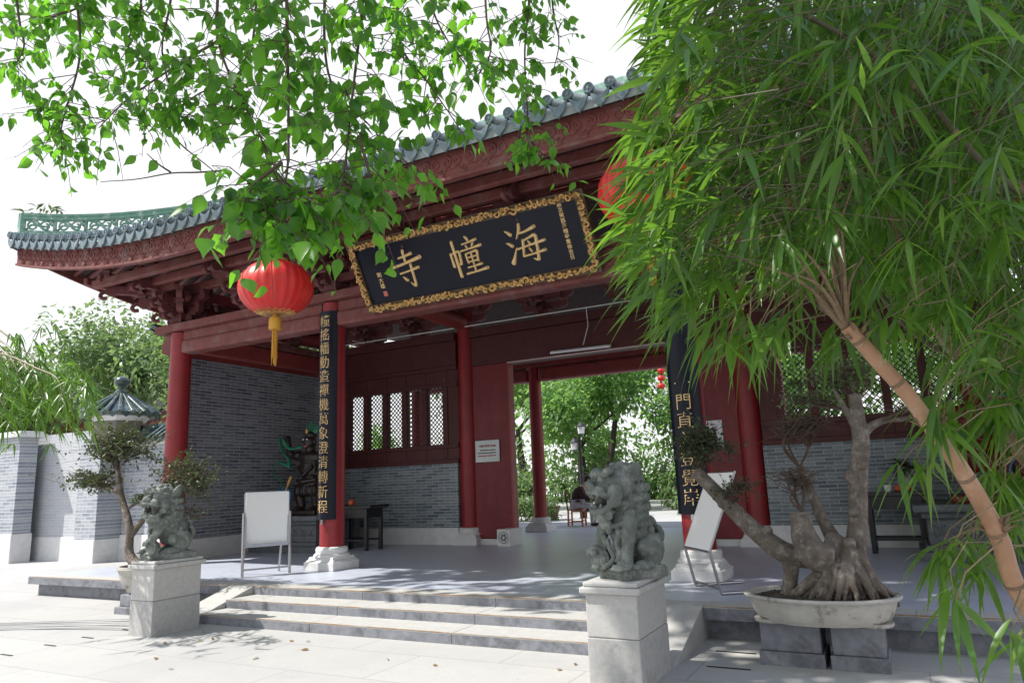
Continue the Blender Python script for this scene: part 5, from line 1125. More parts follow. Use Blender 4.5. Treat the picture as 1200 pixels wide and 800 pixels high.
tr = [(-15.4, 30.0, 13, 5.0, 4200, .26, 21, (-.25, 0), 'slender courtyard tree with forked limbs left of the rear column'),
      (-13.0, 33.0, 14, 5.6, 9500, .25, 22, (.35, 0), 'broad courtyard tree with a leaning dark trunk behind the lamp post'),
      (-8.2, 34.5, 12, 5.6, 9500, .25, 23, (.1, 0), 'bright green courtyard tree behind the seated person'),
      (-5.0, 30.5, 11, 5.2, 8500, .24, 24, (-.2, 0), 'dense courtyard tree seen right of the right lion'),
      (-19.5, 36.0, 14, 5.4, 4200, .26, 25, (0, 0), 'tall courtyard tree behind the lattice windows'),
      (1.5, 33.0, 12, 5.4, 4600, .26, 26, (0, 0), 'courtyard tree seen through the right lattice windows')]
tr += [(-11.3, 27.2, 9, 4.2, 9000, .20, 27, (.15, 0), 'low spreading courtyard tree right of the rear column'), (-6.6, 26.6, 8.5, 4.0, 9000, .20, 28, (-.1, 0), 'low leafy courtyard tree just above the right lion head'), (-9.0, 38, 15, 6.5, 9000, .30, 29, (0, 0), 'tallest courtyard tree at the back of the rear court')]
for x, y, h, sp, nl, lf, sd, ln, lab in tr: branch_tree('courtyard_tree', lab, (x, y, CZ), h, sp, nl, lf, L_FAR, M_BARK2, .26, sd, group='trees of the rear courtyard', base=.30, lean=ln, nclump=46, squash=.85)
sh = [(-14.4, 27, 1.3, 'rounded pale shrub beside the rear column'), (-10.9, 28, 1.5, 'leafy shrub behind the lamp post'), (-7.3, 27.5, 1.3, 'shrub behind the right lion mane'), (-4.4, 26, 1.2, 'shrub beside the flower pots in the courtyard'), (-12.6, 24.3, .9, 'broad leaved shrub left of the orange chair'), (-5.8, 24, .9, 'small courtyard shrub right of the lion head')]
for i, (x, y, r, lab) in enumerate(sh):
    t = thing('courtyard_shrub', lab, 'shrub', (x, y, CZ), 0, 'shrubs of the rear courtyard'); b = MB(); rr_ = random.Random(i)
    for k in range(9): a = rr_.uniform(0, 6.28); b.tube([(x, y, CZ-.02), (x+.3*r*math.cos(a), y+.3*r*math.sin(a), CZ+r*.7), (x+.6*r*math.cos(a), y+.6*r*math.sin(a), CZ+r*1.3)], [.03, .02, .01], 5)
    part(b, 'stems', M_BARK2, t); V, F = clump_leaves([(x+rr_.gauss(0, .4)*r, y+rr_.gauss(0, .4)*r, CZ+r*rr_.uniform(.4, 1.4)) for _ in range(16)], [(r*.42,)*3]*16, [80]*16, .17); leaf_mesh('foliage', V, F, L_BUSH, t)
def flower_pot(x, y, lab):
    t = thing('flower_pot', lab, 'flower pot', (x, y, CZ), 0, 'flower pots in the rear courtyard'); b = MB(); b.lathe([(.2, 0), (.28, .35), (.32, .38), (.32, .44), (.26, .44), (.24, .36)], (x, y, CZ), 18); part(b, 'pot', mat('brown clay pot', (.20, .085, .05), (.14, .07, .05), .7, 8, .2), t, True, auto=40)
    V, F = clump_leaves([(x, y, CZ+.8)], [(.4, .4, .42)], [160], .14); leaf_mesh('foliage', V, F, L_BUSH, t)
flower_pot(-3.5, 22.4, 'clay flower pot on the courtyard paving beside the right couplet board'); flower_pot(-4.3, 23.4, 'clay flower pot further left near the right couplet board'); flower_pot(-10.2, 21.6, 'clay flower pot left of the orange chair')
# lamp post with two lantern heads
lx, ly = -9.35, 22.3; t = thing('lamp_post', 'dark courtyard lamp post with two small lantern heads', 'lamp post', (lx, ly, CZ)); b = MB(); b.lathe([(.12, 0), (.12, .25), (.06, .32), (.05, 2.5), (.03, 2.75)], (lx, ly, CZ), 12); part(b, 'post', M_BLACK, t, True, auto=40)
for s, z in ((-.2, 2.2), (.08, 2.72)):
    b = MB(); b.lathe([(.08, 0), (.12, .28)], (lx+s, ly, CZ+z), 6); b.lathe([(.17, .281), (.03, .42), (.01, .48)], (lx+s, ly, CZ+z), 6); h_ = part(b, 'lantern_head', M_BLACK, t)
    b = MB(); b.lathe([(.10, .03), (.128, .26)], (lx+s, ly, CZ+z), 6, ph=.2); part(b, 'glass', M_PAPER, h_)
b = MB(); b.tube([(lx, ly, CZ+2.1), (lx-.2, ly, CZ+2.12), (lx-.2, ly, CZ+2.2)], .02, 6); part(b, 'arm', M_BLACK, t)
for i in range(3):
    p = aty(775, 434+9*i, 24); t = thing('small_lantern', ('top', 'middle', 'bottom')[i]+' small red lantern of the string in the rear courtyard', 'lantern', p, 0, 'string of small red lanterns'); b = MB(); b.ell((0, 0, 0), (.14, .14, .11)); part(b, 'lantern_body', M_LANT, t, True, local=True); b = MB(); b.lathe([(.05, .10), (.05, .14)], (0, 0, 0), 8); b.tube([(0, 0, .12), (0, 0, .22 if i else 1.6)], .008, 4); part(b, 'cord', M_DKWOOD, t, local=True)
# red benches / stalls far right in the courtyard
t = thing('red_stall', 'low red painted stall under the trees behind the right lion', 'stall', (-5.2, 28.5, CZ)); b = MB(); b.bb(-6.4, -4.0, 28.2, 28.8, CZ+.75, CZ+.85); part(b, 'counter', M_REDP, t)
for x in (-6.3, -5.2, -4.1): b = MB(); b.bb(x-.06, x+.06, 28.3, 28.7, CZ, CZ+.749); part(b, 'leg', M_REDP, t)
b = MB(); b.bb(-6.5, -3.9, 27.9, 29.1, CZ+2.1, CZ+2.25); part(b, 'canopy', mat('rust canopy', (.30, .08, .05), (.22, .06, .04), .7, 5, .2), t)
for x in (-6.35, -4.05): b = MB(); b.bb(x-.04, x+.04, 28.8, 28.88, CZ+.0, CZ+2.1); part(b, 'post', M_REDP, t)
# orange chair and the seated person
M_ORG = mat('orange varnished wood', (.50, .15, .035), (.40, .11, .03), .4, 12, .1); chx, chy = -7.98, 18.55
t = thing('wooden_chair', 'orange varnished wooden chair in the rear courtyard', 'chair', (chx, chy, CZ), .12)
b = MB(); b.box((0, 0, .44), (.44, .42, .035)); part(b, 'seat', M_ORG, t, local=True, bevel=.008)
for sx in (-1, 1):
    for sy in (-1, 1): b = MB(); b.bar((sx*.20, sy*.18, 0), (sx*.19, sy*.17, .423 if sx > 0 else .423), .038); part(b, 'leg', M_ORG, t, local=True)
b = MB()
for s in (-1, 1): b.bar((-.19, s*.17, .12), (.19, s*.17, .12), .022); b.bar((s*.19, -.17, .16), (s*.19, .17, .16), .022)
part(b, 'stretcher', M_ORG, t, local=True); b = MB()
for s in (-1, 1): b.bar((-.20, s*.17, .458), (-.26, s*.17, .92), .032)
b.bar((-.26, -.19, .88), (-.26, .19, .88), .025, .08); part(b, 'backrest', mat('dark chair wood', (.16, .05, .02), (.12, .04, .02), .4, 12, .1), t, local=True)
def skin_body(name, verts, edges, radii, m, parent, sub=2):
    me = bpy.data.meshes.new(name); me.from_pydata(verts, edges, []); o = bpy.data.objects.new(name, me); COL.objects.link(o)
    sk = o.modifiers.new('skin', 'SKIN'); ss = o.modifiers.new('sub', 'SUBSURF'); ss.levels = sub
    for v, r in zip(me.skin_vertices[0].data, radii): v.radius = r if isinstance(r, tuple) else (r, r)
    me.skin_vertices[0].data[0].use_root = True
    dg = bpy.context.evaluated_depsgraph_get(); dg.update(); out = bpy.data.meshes.new_from_object(o.evaluated_get(dg)); bpy.data.objects.remove(o)
    out.polygons.foreach_set('use_smooth', [True]*len(out.polygons)); out.materials.clear(); out.materials.append(m); r = bpy.data.objects.new(name, out); COL.objects.link(r); r.parent = parent; return r
M_SKIN = mat('skin', (.40, .22, .15), (.34, .18, .12), .5, 10, .05); M_COAT = mat('dark brown coat', (.045, .018, .018), (.03, .013, .014), .8, 20, .3); M_TROU = mat('pale grey trousers', (.55, .55, .56), (.45, .45, .46), .8, 20, .2); M_HAIR = mat('black hair', (.012, .010, .010), None, .5, 40, .3)
pr_ = thing('person', 'person in a dark brown coat hunched forward on the orange chair', 'person', (chx, chy, CZ), .12)
hx = .04
bv = [(hx-.04, 0, .56), (hx-.02, 0, .72), (hx+.06, 0, .90), (hx+.17, 0, 1.03), (hx+.25, 0, 1.09), (hx+.31, 0, 1.17), (hx+.34, 0, 1.25),
      (hx+.14, .18, 1.0), (hx+.24, .22, .78), (hx+.42, .14, .72), (hx+.50, .10, .72), (hx+.14, -.18, 1.0), (hx+.24, -.22, .78), (hx+.42, -.14, .72), (hx+.50, -.10, .72),
      (hx+.0, .10, .55), (hx+.40, .13, .54), (hx+.43, .13, .30), (hx+.42, .13, .07), (hx+.54, .13, .04), (hx+.0, -.10, .55), (hx+.40, -.13, .54), (hx+.43, -.13, .30), (hx+.42, -.13, .07), (hx+.54, -.13, .04)]
be = [(0, 1), (1, 2), (2, 3), (3, 4), (4, 5), (5, 6), (3, 7), (7, 8), (8, 9), (9, 10), (3, 11), (11, 12), (12, 13), (13, 14), (0, 15), (15, 16), (16, 17), (17, 18), (18, 19), (0, 20), (20, 21), (21, 22), (22, 23), (23, 24)]
brd2 = [.15, .15, .155, .13, .055, .075, .09, .065, .05, .04, .03, .065, .05, .04, .03, .085, .065, .05, .04, .035, .085, .065, .05, .04, .035]
body = skin_body('body', bv, be, brd2, M_SKIN, pr_)
ci = list(range(4))+[7, 8, 9, 11, 12, 13]; mp = {v: i for i, v in enumerate(ci)}
skin_body('coat', [bv[i] for i in ci], [(mp[a], mp[c]) for a, c in be if a in mp and c in mp], [brd2[i]+.028 for i in ci], M_COAT, pr_)
ci = [0, 15, 16, 17, 18, 20, 21, 22, 23]; mp = {v: i for i, v in enumerate(ci)}
skin_body('trousers', [bv[i] for i in ci], [(mp[a], mp[c]) for a, c in be if a in mp and c in mp], [brd2[i]+.016 for i in ci], M_TROU, pr_)
b = MB(); hcx, hcz = hx+.35, 1.235; b.ell((hcx-.035, 0, hcz+.035), (.105, .098, .10)); b.ell((hcx-.075, 0, hcz-.01), (.06, .085, .08)); part(b, 'hair', M_HAIR, pr_, True, local=True)
b = MB(); b.ell((hcx+.095, 0, hcz-.01), (.02, .014, .022)); 
for s in (-1, 1): b.ell((hcx+.0, s*.088, hcz-.01), (.022, .012, .03))
part(b, 'nose_and_ears', M_SKIN, body, True, local=True)
b = MB()
for s in (-1, 1): b.ell((hcx+.082, s*.035, hcz+.015), (.01, .014, .008))
part(b, 'eyes', M_HAIR, body, True, local=True); b = MB(); b.ell((hcx+.083, 0, hcz-.045), (.008, .022, .005)); part(b, 'mouth', mat('lip', (.3, .09, .08), None, .5, 5, 0), body, True, local=True)
for s in (-1, 1):
    b = MB(); h0 = Vector((hx+.50, s*.10, .72))
    b.ell(h0+Vector((.03, 0, -.01)), (.045, .035, .018))
    for k in range(4): L_ = (.065, .075, .07, .055)[k]; y0 = (k-1.5)*.018; b.tube([h0+Vector((.06, y0, -.005)), h0+Vector((.06+L_*.55, y0*1.1, -.012)), h0+Vector((.06+L_*.85, y0*1.1, -.04))], [.009, .0085, .007], 6)
    b.tube([h0+Vector((.02, -s*.03, -.005)), h0+Vector((.05, -s*.052, -.015)), h0+Vector((.075, -s*.05, -.03))], [.010, .009, .007], 6); part(b, 'hand', M_SKIN, body, True, local=True)
for s in (-1, 1): b = MB(); b.ell((hx+.49, s*.13, .042), (.13, .05, .042)); part(b, 'shoe', M_HAIR, pr_, True, local=True)
#@@SECTION trees behind the left wall
lt = [(-26.0, 16.5, 11.5, 3.8, 13000, .20, 31, 'dense pale leaved tree beside the wall turret'), (-22.0, 18.0, 11.5, 3.8, 13000, .20, 32, 'bushy tree behind the wall turret'), (-17.8, 18.5, 10.5, 3.4, 9500, .19, 33, 'leafy tree between the turret and the left corner column'), (-32, 20, 10.5, 4.0, 7000, .22, 34, 'tall tree behind the bamboo at the far left'), (-29, 17.5, 11.0, 3.8, 11000, .20, 35, 'rounded leafy tree behind the recessed wall panel')]
for x, y, h, sp, nl, lf, sd, lab in lt: branch_tree('leafy_tree', lab, (x, y, 0), h, sp, nl, lf, L_BUSH, M_BARK2, .16, sd, group='trees behind the boundary wall', base=.34, nclump=60, squash=.95)
#@@SECTION bamboo
def bamboo_leaves(pts, dirs, nper, L0, L1, wid, lm, parent, name='foliage', droop=(.15, .6)):
    P_ = []; D_ = []
    for p, d in zip(pts, dirs):
        k = RNG.integers(nper[0], nper[1]+1); d = np.array(d)/np.linalg.norm(d); s = np.cross(d, [0, 0, 1.]); s = s/max(np.linalg.norm(s), .1); u = np.cross(s, d)
        pl_ = RNG.uniform(-.6, .6)
        for i in range(k):
            a = (i-(k-1)/2)/max(k-1, 1)*RNG.uniform(1.3, 2.0); q = d*math.cos(a)+(s*math.cos(pl_)+u*math.sin(pl_))*math.sin(a)+RNG.normal(0, .16, 3); P_.append(np.array(p)+d*RNG.uniform(-.05, .03)); D_.append(q)
    n = len(P_); L = RNG.uniform(L0, L1, n); W = L*RNG.uniform(.8, 1.25, n)*wid
    V, F = blades(np.array(P_), np.array(D_), L, W, RNG.uniform(droop[0], droop[1], n), LANCE, .22); return leaf_mesh(name, V, F, lm, parent)
def inpoly(x, y, poly):
    c = False; n = len(poly)
    for i in range(n):
        x1, y1 = poly[i]; x2, y2 = poly[i-1]
        if (y1 > y) != (y2 > y) and x < (x2-x1)*(y-y1)/(y2-y1)+x1: c = not c
    return c
bc = thing('bamboo_clump', 'large green bamboo clump with a thick tan leaning culm at the right', 'bamboo', (1.0, 3.2, 0))
def culm(pts, r, nodes, m=M_CULM, name='culm', sheath=True):
    b = MB(); q = bez(pts, 10); n = len(q); rad = []
    L = [0]
    for i in range(1, n): L.append(L[-1]+(q[i]-q[i-1]).length)
    # resample with node rings
    pp = []; rr = []
    for i in range(n): t = L[i]/L[-1]; pp.append(q[i]); rr.append(r[0]+(r[1]-r[0])*t)
    b.tube(pp, rr, 14); b.cur = 1
    for tn in nodes:
        d = tn*L[-1]; i = max(1, min(n-1, next((k for k in range(n) if L[k] >= d), n-1))); c = q[i-1].lerp(q[i], (d-L[i-1])/(L[i]-L[i-1])); ax = (q[i]-q[i-1]).normalized(); R0 = (r[0]+(r[1]-r[0])*tn)
        b.tube([c-ax*.006, c-ax*.002, c+ax*.003, c+ax*.008], [R0*1.0, R0*1.10, R0*1.10, R0*.98], 14)
    o = part(b, name, [m, M_SHEATH], bc, True, auto=50); return q, L, o
cul = [Vector((.80, 3.30, -.02)), Vector((.58, 3.06, .5)), atd(1205, 712, 2.22), atd(1170, 628, 2.21), atd(1130, 556, 2.2), atd(1068, 468, 2.2), atd(1030, 425, 2.2), atd(992, 382, 2.2)]
q1, L1_, co = culm(cul, (.036, .022), [.08, .22, .335, .42, .50, .585, .66, .745, .82, .90, .975])
b = MB(); rr_ = random.Random(8)
for tn in (.50, .66, .82, .975):          # dry sheath stubs and branch buds at nodes
    d = tn*L1_[-1]; i = next(k for k in range(len(q1)) if L1_[k] >= d-1e-6); c = q1[i]
    for k in range(14):
        a = rr_.uniform(0, 6.28); o = Vector((math.cos(a), math.sin(a), rr_.uniform(-.2, .8))).normalized(); s = c+o*.024; b.tube([s, s+o*.014+Vector((0, 0, .008)), s+o*rr_.uniform(.02, .04)+Vector((0, 0, .015))], [.007, .005, .002], 5)
part(b, 'sheath_stubs', M_SHEATH, co, True)['kind'] = 'stuff'
culm([Vector((1.35, 3.7, -.02)), atd(1290, 640, 2.55), atd(1215, 555, 2.55), atd(1185, 510, 2.55), atd(1150, 455, 2.6), atd(1090, 370, 2.7), atd(1045, 250, 2.8), atd(1000, 120, 2.9), atd(985, -120, 3.0)], (.030, .012), [.3, .36, .42, .48, .55, .62, .7, .8], M_CULM2)
for pts in ([(1330, 560, 3.0), (1190, 420, 3.0), (1110, 330, 3.0), (1075, 200, 3.1), (1060, 60, 3.1), (1050, -120, 3.2)], [(1340, 520, 2.8), (1230, 380, 2.8), (1180, 280, 2.8), (1165, 150, 2.8), (1140, 0, 2.9), (1120, -100, 2.9)],
            [(1230, 250, 2.3), (1150, 190, 2.3), (1080, 110, 2.3), (1010, 55, 2.3), (930, 10, 2.35), (850, -40, 2.4)], [(1150, 440, 3.1), (1060, 380, 3.1), (1010, 300, 3.1), (985, 200, 3.1), (960, 90, 3.1), (940, -60, 3.2)],
            [(1260, 480, 3.3), (1120, 300, 3.3), (1090, 140, 3.3), (1110, 20, 3.3), (1120, -90, 3.3)], [(1020, 400, 3.3), (930, 330, 3.2), (880, 220, 3.2), (850, 90, 3.2), (830, -60, 3.2)]):
    p3 = [atd(*p) for p in pts]; culm(p3, (.013, .006), [.15, .3, .45, .6, .75, .9], M_STEM, 'slender_culm')
b = MB(); top = atd(985, 375, 2.2)
for k, (x, y, D) in enumerate(((970, 345, 2.2), (958, 240, 2.25), (975, 200, 2.3), (1000, 215, 2.2), (940, 290, 2.15), (1012, 300, 2.2), (930, 320, 2.1), (870, 305, 2.2), (985, 250, 2.15), (905, 250, 2.2))):
    e = atd(x, y, D); m = top.lerp(e, .5)+Vector((rr_.gauss(0, .02), rr_.gauss(0, .02), .02)); b.tube(bez([atd(992, 384, 2.2), m, e], 6), np.linspace(.008 if k else .016, .0025, 13), 6)
part(b, 'branch_whorl', M_SHEATH, bc, True)
poly = [(775, -60), (765, 60), (768, 110), (758, 190), (748, 240), (736, 290), (736, 330), (752, 370), (768, 410), (785, 450), (790, 432), (850, 440), (905, 420), (960, 395), (1010, 408), (1060, 430), (1100, 470), (1150, 505), (1230, 560), (1300, 560), (1300, -60)]
pts = []; dirs = []; tw = MB(); n = 0
while n < 1600:
    x = RNG.uniform(680, 1300); y = RNG.uniform(-60, 560)
    if not inpoly(x, y+(58 if x < 870 else 84), poly): continue
    edge = min(1, max(0, (x-750)/170)); D = RNG.uniform(1.75, 3.0)+RNG.uniform(0, 1.2)*edge
    p = np.array(atd(x, y, D)); left = max(0, 1-(x-740)/230)
    d = np.array([-.20-.85*left, -.30, -.75+.45*left])+RNG.normal(0, .36, 3)
    if RNG.random() < .12: d[2] = abs(d[2])*.5
    pts.append(p); dirs.append(d); n += 1
    if RNG.random() < .75:
        u = Vector(d).normalized(); s = Vector(p)-u*RNG.uniform(.08, .2)+Vector((RNG.uniform(0, .08), 0, RNG.uniform(.0, .05))); s2 = s-u*.12+Vector((RNG.uniform(.02, .14), RNG.uniform(-.06, .06), RNG.uniform(-.06, .03))); tw.tube([s2, s, Vector(p)], [.0018, .0014, .001], 4, False)
bamboo_leaves(pts, dirs, (4, 7), .095, .185, .060, L_BAMB, bc)
part(tw, 'twigs', M_STEM, bc, fix=False)['kind'] = 'stuff'
# deeper, unlit leaf mass inside the clump
pts = []; dirs = []
for _ in range(620):
    x = RNG.uniform(840, 1320); y = RNG.uniform(-90, 370); D = RNG.uniform(3.2, 4.6)
    if y > 300 and x < 1010: continue
    pts.append(np.array(atd(x, y, D))); dirs.append(np.array([-.2, -.2, -.8])+RNG.normal(0, .45, 3))
bamboo_leaves(pts, dirs, (4, 7), .15, .25, .065, L_BAMB, bc, 'inner_foliage')
# low hanging sprays by the planter
pts = []; dirs = []; tw = MB()
for cx, cy, rx, ry, k, D0 in ((1125, 655, 30, 14, 14, 2.35), (1185, 580, 34, 34, 20, 2.5), (1185, 480, 30, 36, 26, 2.5), (1150, 430, 40, 24, 18, 2.55), (1120, 715, 12, 6, 3, 2.0), (1190, 750, 12, 6, 3, 1.9), (1085, 560, 26, 10, 3, 2.4), (1120, 500, 24, 24, 7, 2.45), (1095, 480, 20, 20, 5, 2.3), (930, 385, 60, 14, 10, 2.4), (1060, 370, 50, 18, 8, 2.4), (870, 400, 40, 16, 9, 2.3)):
    for _ in range(k):
        p = atd(cx+RNG.normal(0, rx*.6), cy+RNG.normal(0, ry*.6)-8, D0+RNG.normal(0, .12)); d = np.array([-.25, -.15, -.9])+RNG.normal(0, .35, 3); pts.append(np.array(p)); dirs.append(d); u = Vector(d).normalized()
        tw.tube([p-u*.2+Vector((.12, .02, -.02)), p-u*.09+Vector((.03, 0, 0)), p], [.003, .0022, .0014], 4, False)
bamboo_leaves(pts, dirs, (3, 5), .11, .19, .062, L_BAMB, bc, 'low_foliage'); part(tw, 'low_twigs', M_CULM2, bc, fix=False)['kind'] = 'stuff'
pts = [np.array(atd(RNG.uniform(760, 1190), RNG.uniform(30, 420), RNG.uniform(2.3, 3.0))) for _ in range(22)]
bamboo_leaves(pts, [np.array([-.2, -.2, -.8])+RNG.normal(0, .5, 3) for _ in pts], (1, 2), .08, .14, .05, L_DRY, bc, 'dry_leaves')
# unseen crown of the clump, added above and right of view for shade
pts = [np.array((RNG.uniform(-.6, 3.0), RNG.uniform(1.6, 4.6), RNG.uniform(4.0, 6.4))) for _ in range(420)]
bamboo_leaves(pts, [np.array([-.1, -.1, -.8])+RNG.normal(0, .5, 3) for _ in pts], (4, 7), .16, .26, .07, L_BAMB, bc, 'upper_shade_foliage')
# bamboo hanging in from the far left
lbm = thing('bamboo_spray', 'pale sunlit bamboo spray hanging over the wall at the far left', 'bamboo', (-11.6, 4.6, 0)); b = MB(); pts = []; dirs = []
for k in range(9):
    e = atd(RNG.uniform(5, 85), RNG.uniform(430, 505), RNG.uniform(7.5, 9)); s = Vector((-11.6+RNG.uniform(-.3, .3), 4.6+RNG.uniform(-.3, .3), 0)); m = s.lerp(e, .45)+Vector((0, 0, 1.9+RNG.uniform(-.3, .4))); c = bez([s, m, e+Vector((-.45, 0, .42)), e], 8); b.tube(c, np.linspace(.02, .004, len(c)), 7)
    for _ in range(22):
        t_ = RNG.uniform(.80, 1); i = int(t_*(len(c)-1)); p = np.array(c[i])+RNG.normal(0, .22, 3); pts.append(p); dirs.append(np.array([.45, .1, -.6])+RNG.normal(0, .35, 3))
part(b, 'culms', M_CULM2, lbm, True); bamboo_leaves(pts, dirs, (4, 7), .17, .30, .045, L_BAMB, lbm)
#@@SECTION overhanging tree
ot = thing('overhanging_tree', 'broad leaved tree whose bright green branches hang over the gate roof', 'tree', (-3.5, -2.0, 0)); tb = MB()
tb.tube(bez([(-3.5, -2, -.05), (-3.4, -1.95, 1.5), (-3.5, -1.6, 3.2), (-3.5, -.9, 5.2), (-3.7, .2, 7.4), (-4.0, 1.5, 9.4)], 6), np.interp(np.linspace(0, 1, 31), [0, .1, 1], [.34, .27, .13]), 14)
for e in ((-1, 1.2, 7.2), (.5, 2.5, 8.8), (-7.2, 1.6, 8.2), (-6.2, .4, 7.4), (-5.5, 4.2, 10.6), (-3.6, 1.4, 6.4)): tb.tube(bez([(-3.55, -.5, 6.0), tuple((Vector((-3.55, -.5, 6.0)).lerp(Vector(e), .5)+Vector((0, 0, .5)))), e], 6), np.linspace(.10, .02, 13), 9)
part(tb, 'trunk', M_BARK, ot, True)
def tw3(l): return [atd(*p) for p in l]
TW = [([(262, -90, 4.6), (255, 0, 4.6), (256, 48, 4.6), (272, 95, 4.5), (290, 130, 4.5), (312, 175, 4.4), (335, 225, 4.3)], 26, .105), ([(256, 48, 4.6), (215, 72, 4.7), (175, 98, 4.8), (140, 125, 4.9), (116, 150, 5.0)], 19, .095),
      ([(338, -90, 4.0), (336, 0, 4), (337, 60, 4), (338, 140, 3.9), (336, 205, 3.7), (322, 235, 3.5), (312, 250, 3.45)], 30, .115), ([(430, -90, 4.2), (425, 0, 4.2), (419, 60, 4.2), (412, 120, 4.1), (406, 180, 4.0), (400, 215, 3.8), (388, 240, 3.7)], 32, .11),
      ([(466, -90, 4.4), (466, 0, 4.4), (470, 55, 4.4), (500, 95, 4.5), (528, 135, 4.5)], 18, .105), ([(625, -90, 6), (620, 0, 6), (615, 60, 6), (617, 110, 6), (622, 160, 6), (640, 186, 6)], 24, .105),
      ([(80, -80, 5.2), (92, 20, 5.2), (93, 70, 5.2), (80, 120, 5.2), (72, 150, 5.2), (72, 175, 5.2)], 26, .10), ([(10, -80, 5.2), (22, 20, 5.2), (28, 55, 5.2), (15, 80, 5.2)], 8, .10), ([(160, -80, 5), (165, 10, 5), (150, 50, 5), (165, 75, 5)], 13, .10), ([(205, -80, 5), (200, 0, 5), (190, 60, 5), (205, 120, 5)], 11, .095),
      ([(385, -80, 4.7), (380, 40, 4.7), (392, 105, 4.7), (436, 150, 4.7), (470, 195, 4.7)], 24, .11), ([(565, -80, 5.4), (570, 20, 5.4), (575, 60, 5.4), (560, 90, 5.4)], 14, .11), ([(420, 160, 4.0), (432, 200, 3.9), (436, 235, 3.9), (430, 262, 3.9)], 7, .11), ([(330, 190, 3.6), (300, 215, 3.5), (290, 235, 3.4), (296, 250, 3.4)], 9, .13), ([(395, 225, 3.7), (372, 248, 3.6), (352, 258, 3.5), (345, 262, 3.5)], 9, .125),
      ([(120, -80, 5.2), (118, -10, 5.2), (60, 20, 5.3), (20, 15, 5.4)], 14, .10), ([(300, -80, 5.2), (300, 10, 5.2), (285, 80, 5.1), (225, 115, 5.0), (195, 150, 5)], 24, .10), ([(640, -80, 6.2), (648, 10, 6.2), (655, 50, 6.2), (648, 85, 6.2)], 12, .105), ([(500, -80, 4.9), (505, 0, 4.9), (520, 40, 4.9), (545, 75, 5)], 14, .105)]
tm = MB(); LP = []; LD = []; LL = []
for px, ns, lf in TW:
    q = bez(tw3(px), 6); tm.tube(q, np.linspace(.011, .0035, len(q)), 6)
    s0 = int(len(q)*.12)
    e_ = None if px[0][1] > -40 else min([Vector(v) for v in ((-1, 1.2, 7.2), (.5, 2.5, 8.8), (-7.2, 1.6, 8.2), (-6.2, .4, 7.4), (-5.5, 4.2, 10.6), (-3.6, 1.4, 6.4))], key=lambda v: (v-q[0]).length)
    if e_ is not None: tm.tube(bez([q[0], q[0].lerp(e_, .4)+Vector((0, 0, .3)), e_], 5), np.linspace(.011, .02, 11), 6)
    for k in range(int(ns*1.75)):
        i = int(RNG.uniform(s0, len(q)-1)); p = q[i]; a = RNG.uniform(0, 2*PI); d = Vector((math.cos(a), math.sin(a), RNG.uniform(-1.0, .25))).normalized(); L = RNG.uniform(.14, .42); e = p+d*L*.6+Vector((0, 0, -.02)); e2 = p+d*L+Vector((0, 0, -.30*L))
        tm.tube([p, e, e2], [.0035, .0025, .0015], 4, False)
        for m in range(RNG.integers(4, 8)):
            t_ = RNG.uniform(.25, 1.0); b0 = p.lerp(e, t_/.6) if t_ < .6 else e.lerp(e2, (t_-.6)/.4); o = Vector(RNG.normal(0, 1, 3)); o.z = 0; pt = b0+o.normalized()*RNG.uniform(.015, .045)+Vector((0, 0, -.02)); tm.tube([b0, pt], .0011, 3, False)
            LP.append(np.array(pt)); LD.append(np.array((o.x*.6, o.y*.6, -.75))+RNG.normal(0, .35, 3)); LL.append(min(lf, .108)*RNG.choice([RNG.uniform(.4, .75), RNG.uniform(.75, 1.08)]))
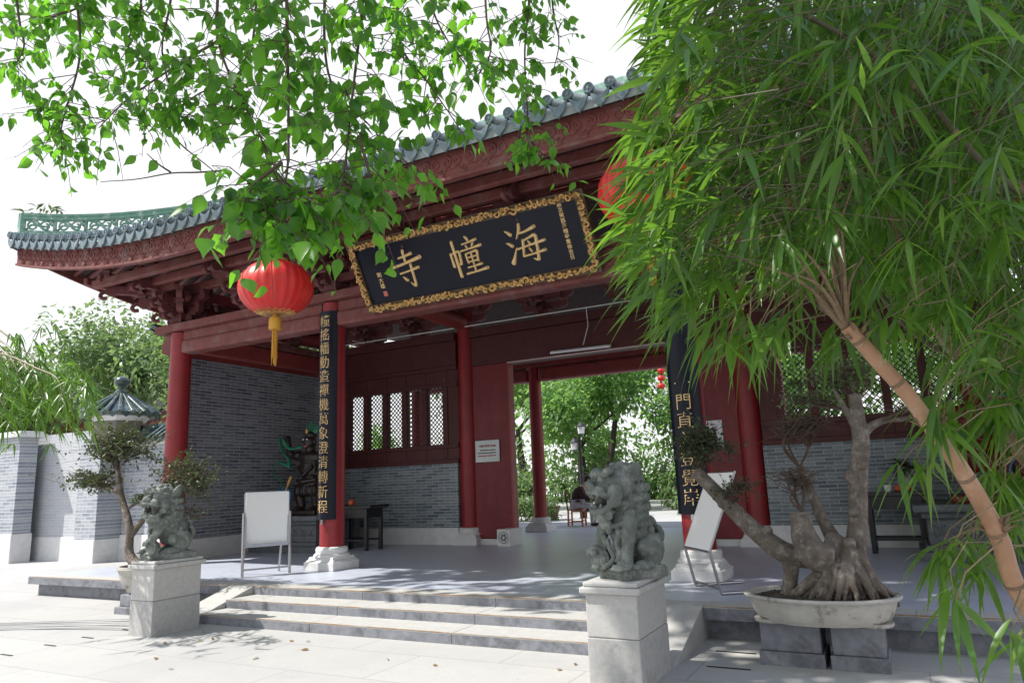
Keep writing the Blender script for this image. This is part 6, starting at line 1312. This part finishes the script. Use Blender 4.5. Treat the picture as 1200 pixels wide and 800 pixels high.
V, F = blades(np.array(LP), np.array(LD), np.array(LL), np.array(LL)*RNG.uniform(.31, .41, len(LL)), RNG.uniform(-.1, .5, len(LP)), (.06, .70, 1.0, .95, .66, .26, .01), .30, up=RNG.normal(0, 1, (len(LP), 3))); leaf_mesh('leaves', V, F, L_TREE, ot)
part(tm, 'hanging_branches', M_TWIG, ot, fix=False)
for px in ([(195, 140, 5), (200, 155, 5), (215, 172, 5), (240, 192, 5), (262, 210, 5)], [(262, 200, 5), (230, 202, 5), (200, 203, 5), (160, 210, 5), (118, 213, 5)], [(200, 202, 5), (185, 192, 5), (172, 180, 5)]):
    b = MB(); q = bez(tw3(px), 5); b.tube(q, np.linspace(.008, .003, len(q)), 5); part(b, 'bare_branch', M_TWIG, ot)
# unseen crown shaped along the sun rays to shade platform, forecourt and bamboo
k_ = 1/math.tan(SUN_EL); P_ = []; nhi = 0
while nhi < 330:
    x, y = (RNG.uniform(-2.0, 3.2), RNG.uniform(3.6, 9.0)) if RNG.random() < .62 else (RNG.uniform(-6.6, 3.2), RNG.uniform(7.3, 9.6))
    if x < -1.55 and y < 6.9: continue
    if ((x-.75)/1.25)**2+((y-5.35)/1.05)**2 < 1.25: continue  # gap left so the sun reaches one patch of paving
    zt = 0
    if RNG.random() < .10: x, y, zt = RNG.uniform(.2, 2.6), RNG.uniform(2.0, 4.2), 2.6
    h = RNG.uniform(8.6, 11.2)-zt; c = Vector((x, y, zt))+sdir/sdir.z*h; P_.append(tuple(c)); nhi += 1
V, F = clump_leaves(P_, [(.55, .55, .35)]*len(P_), [30]*len(P_), .24); leaf_mesh('shade_crown', V, F, L_TREE, ot)
# fallen leaves on the paving (uncountable litter)
n = 46; P_ = np.stack([RNG.uniform(-9, -.2, n), RNG.uniform(4.4, 7.0, n), np.full(n, .012)], 1); P_[:, 2] = .01; ok = (P_[:, 1] < 6.0); P_ = P_[ok]; D_ = RNG.normal(0, 1, (len(P_), 3)); D_[:, 2] = .05; L = RNG.uniform(.04, .09, len(P_)); V, F = blades(P_, D_, L, L*.25, .1, OVATE); o = leaf_mesh('fallen_leaves', V, F, L_DRY); tag(o, 'dry leaves scattered thinly on the forecourt paving', 'leaf litter', None, 'stuff')
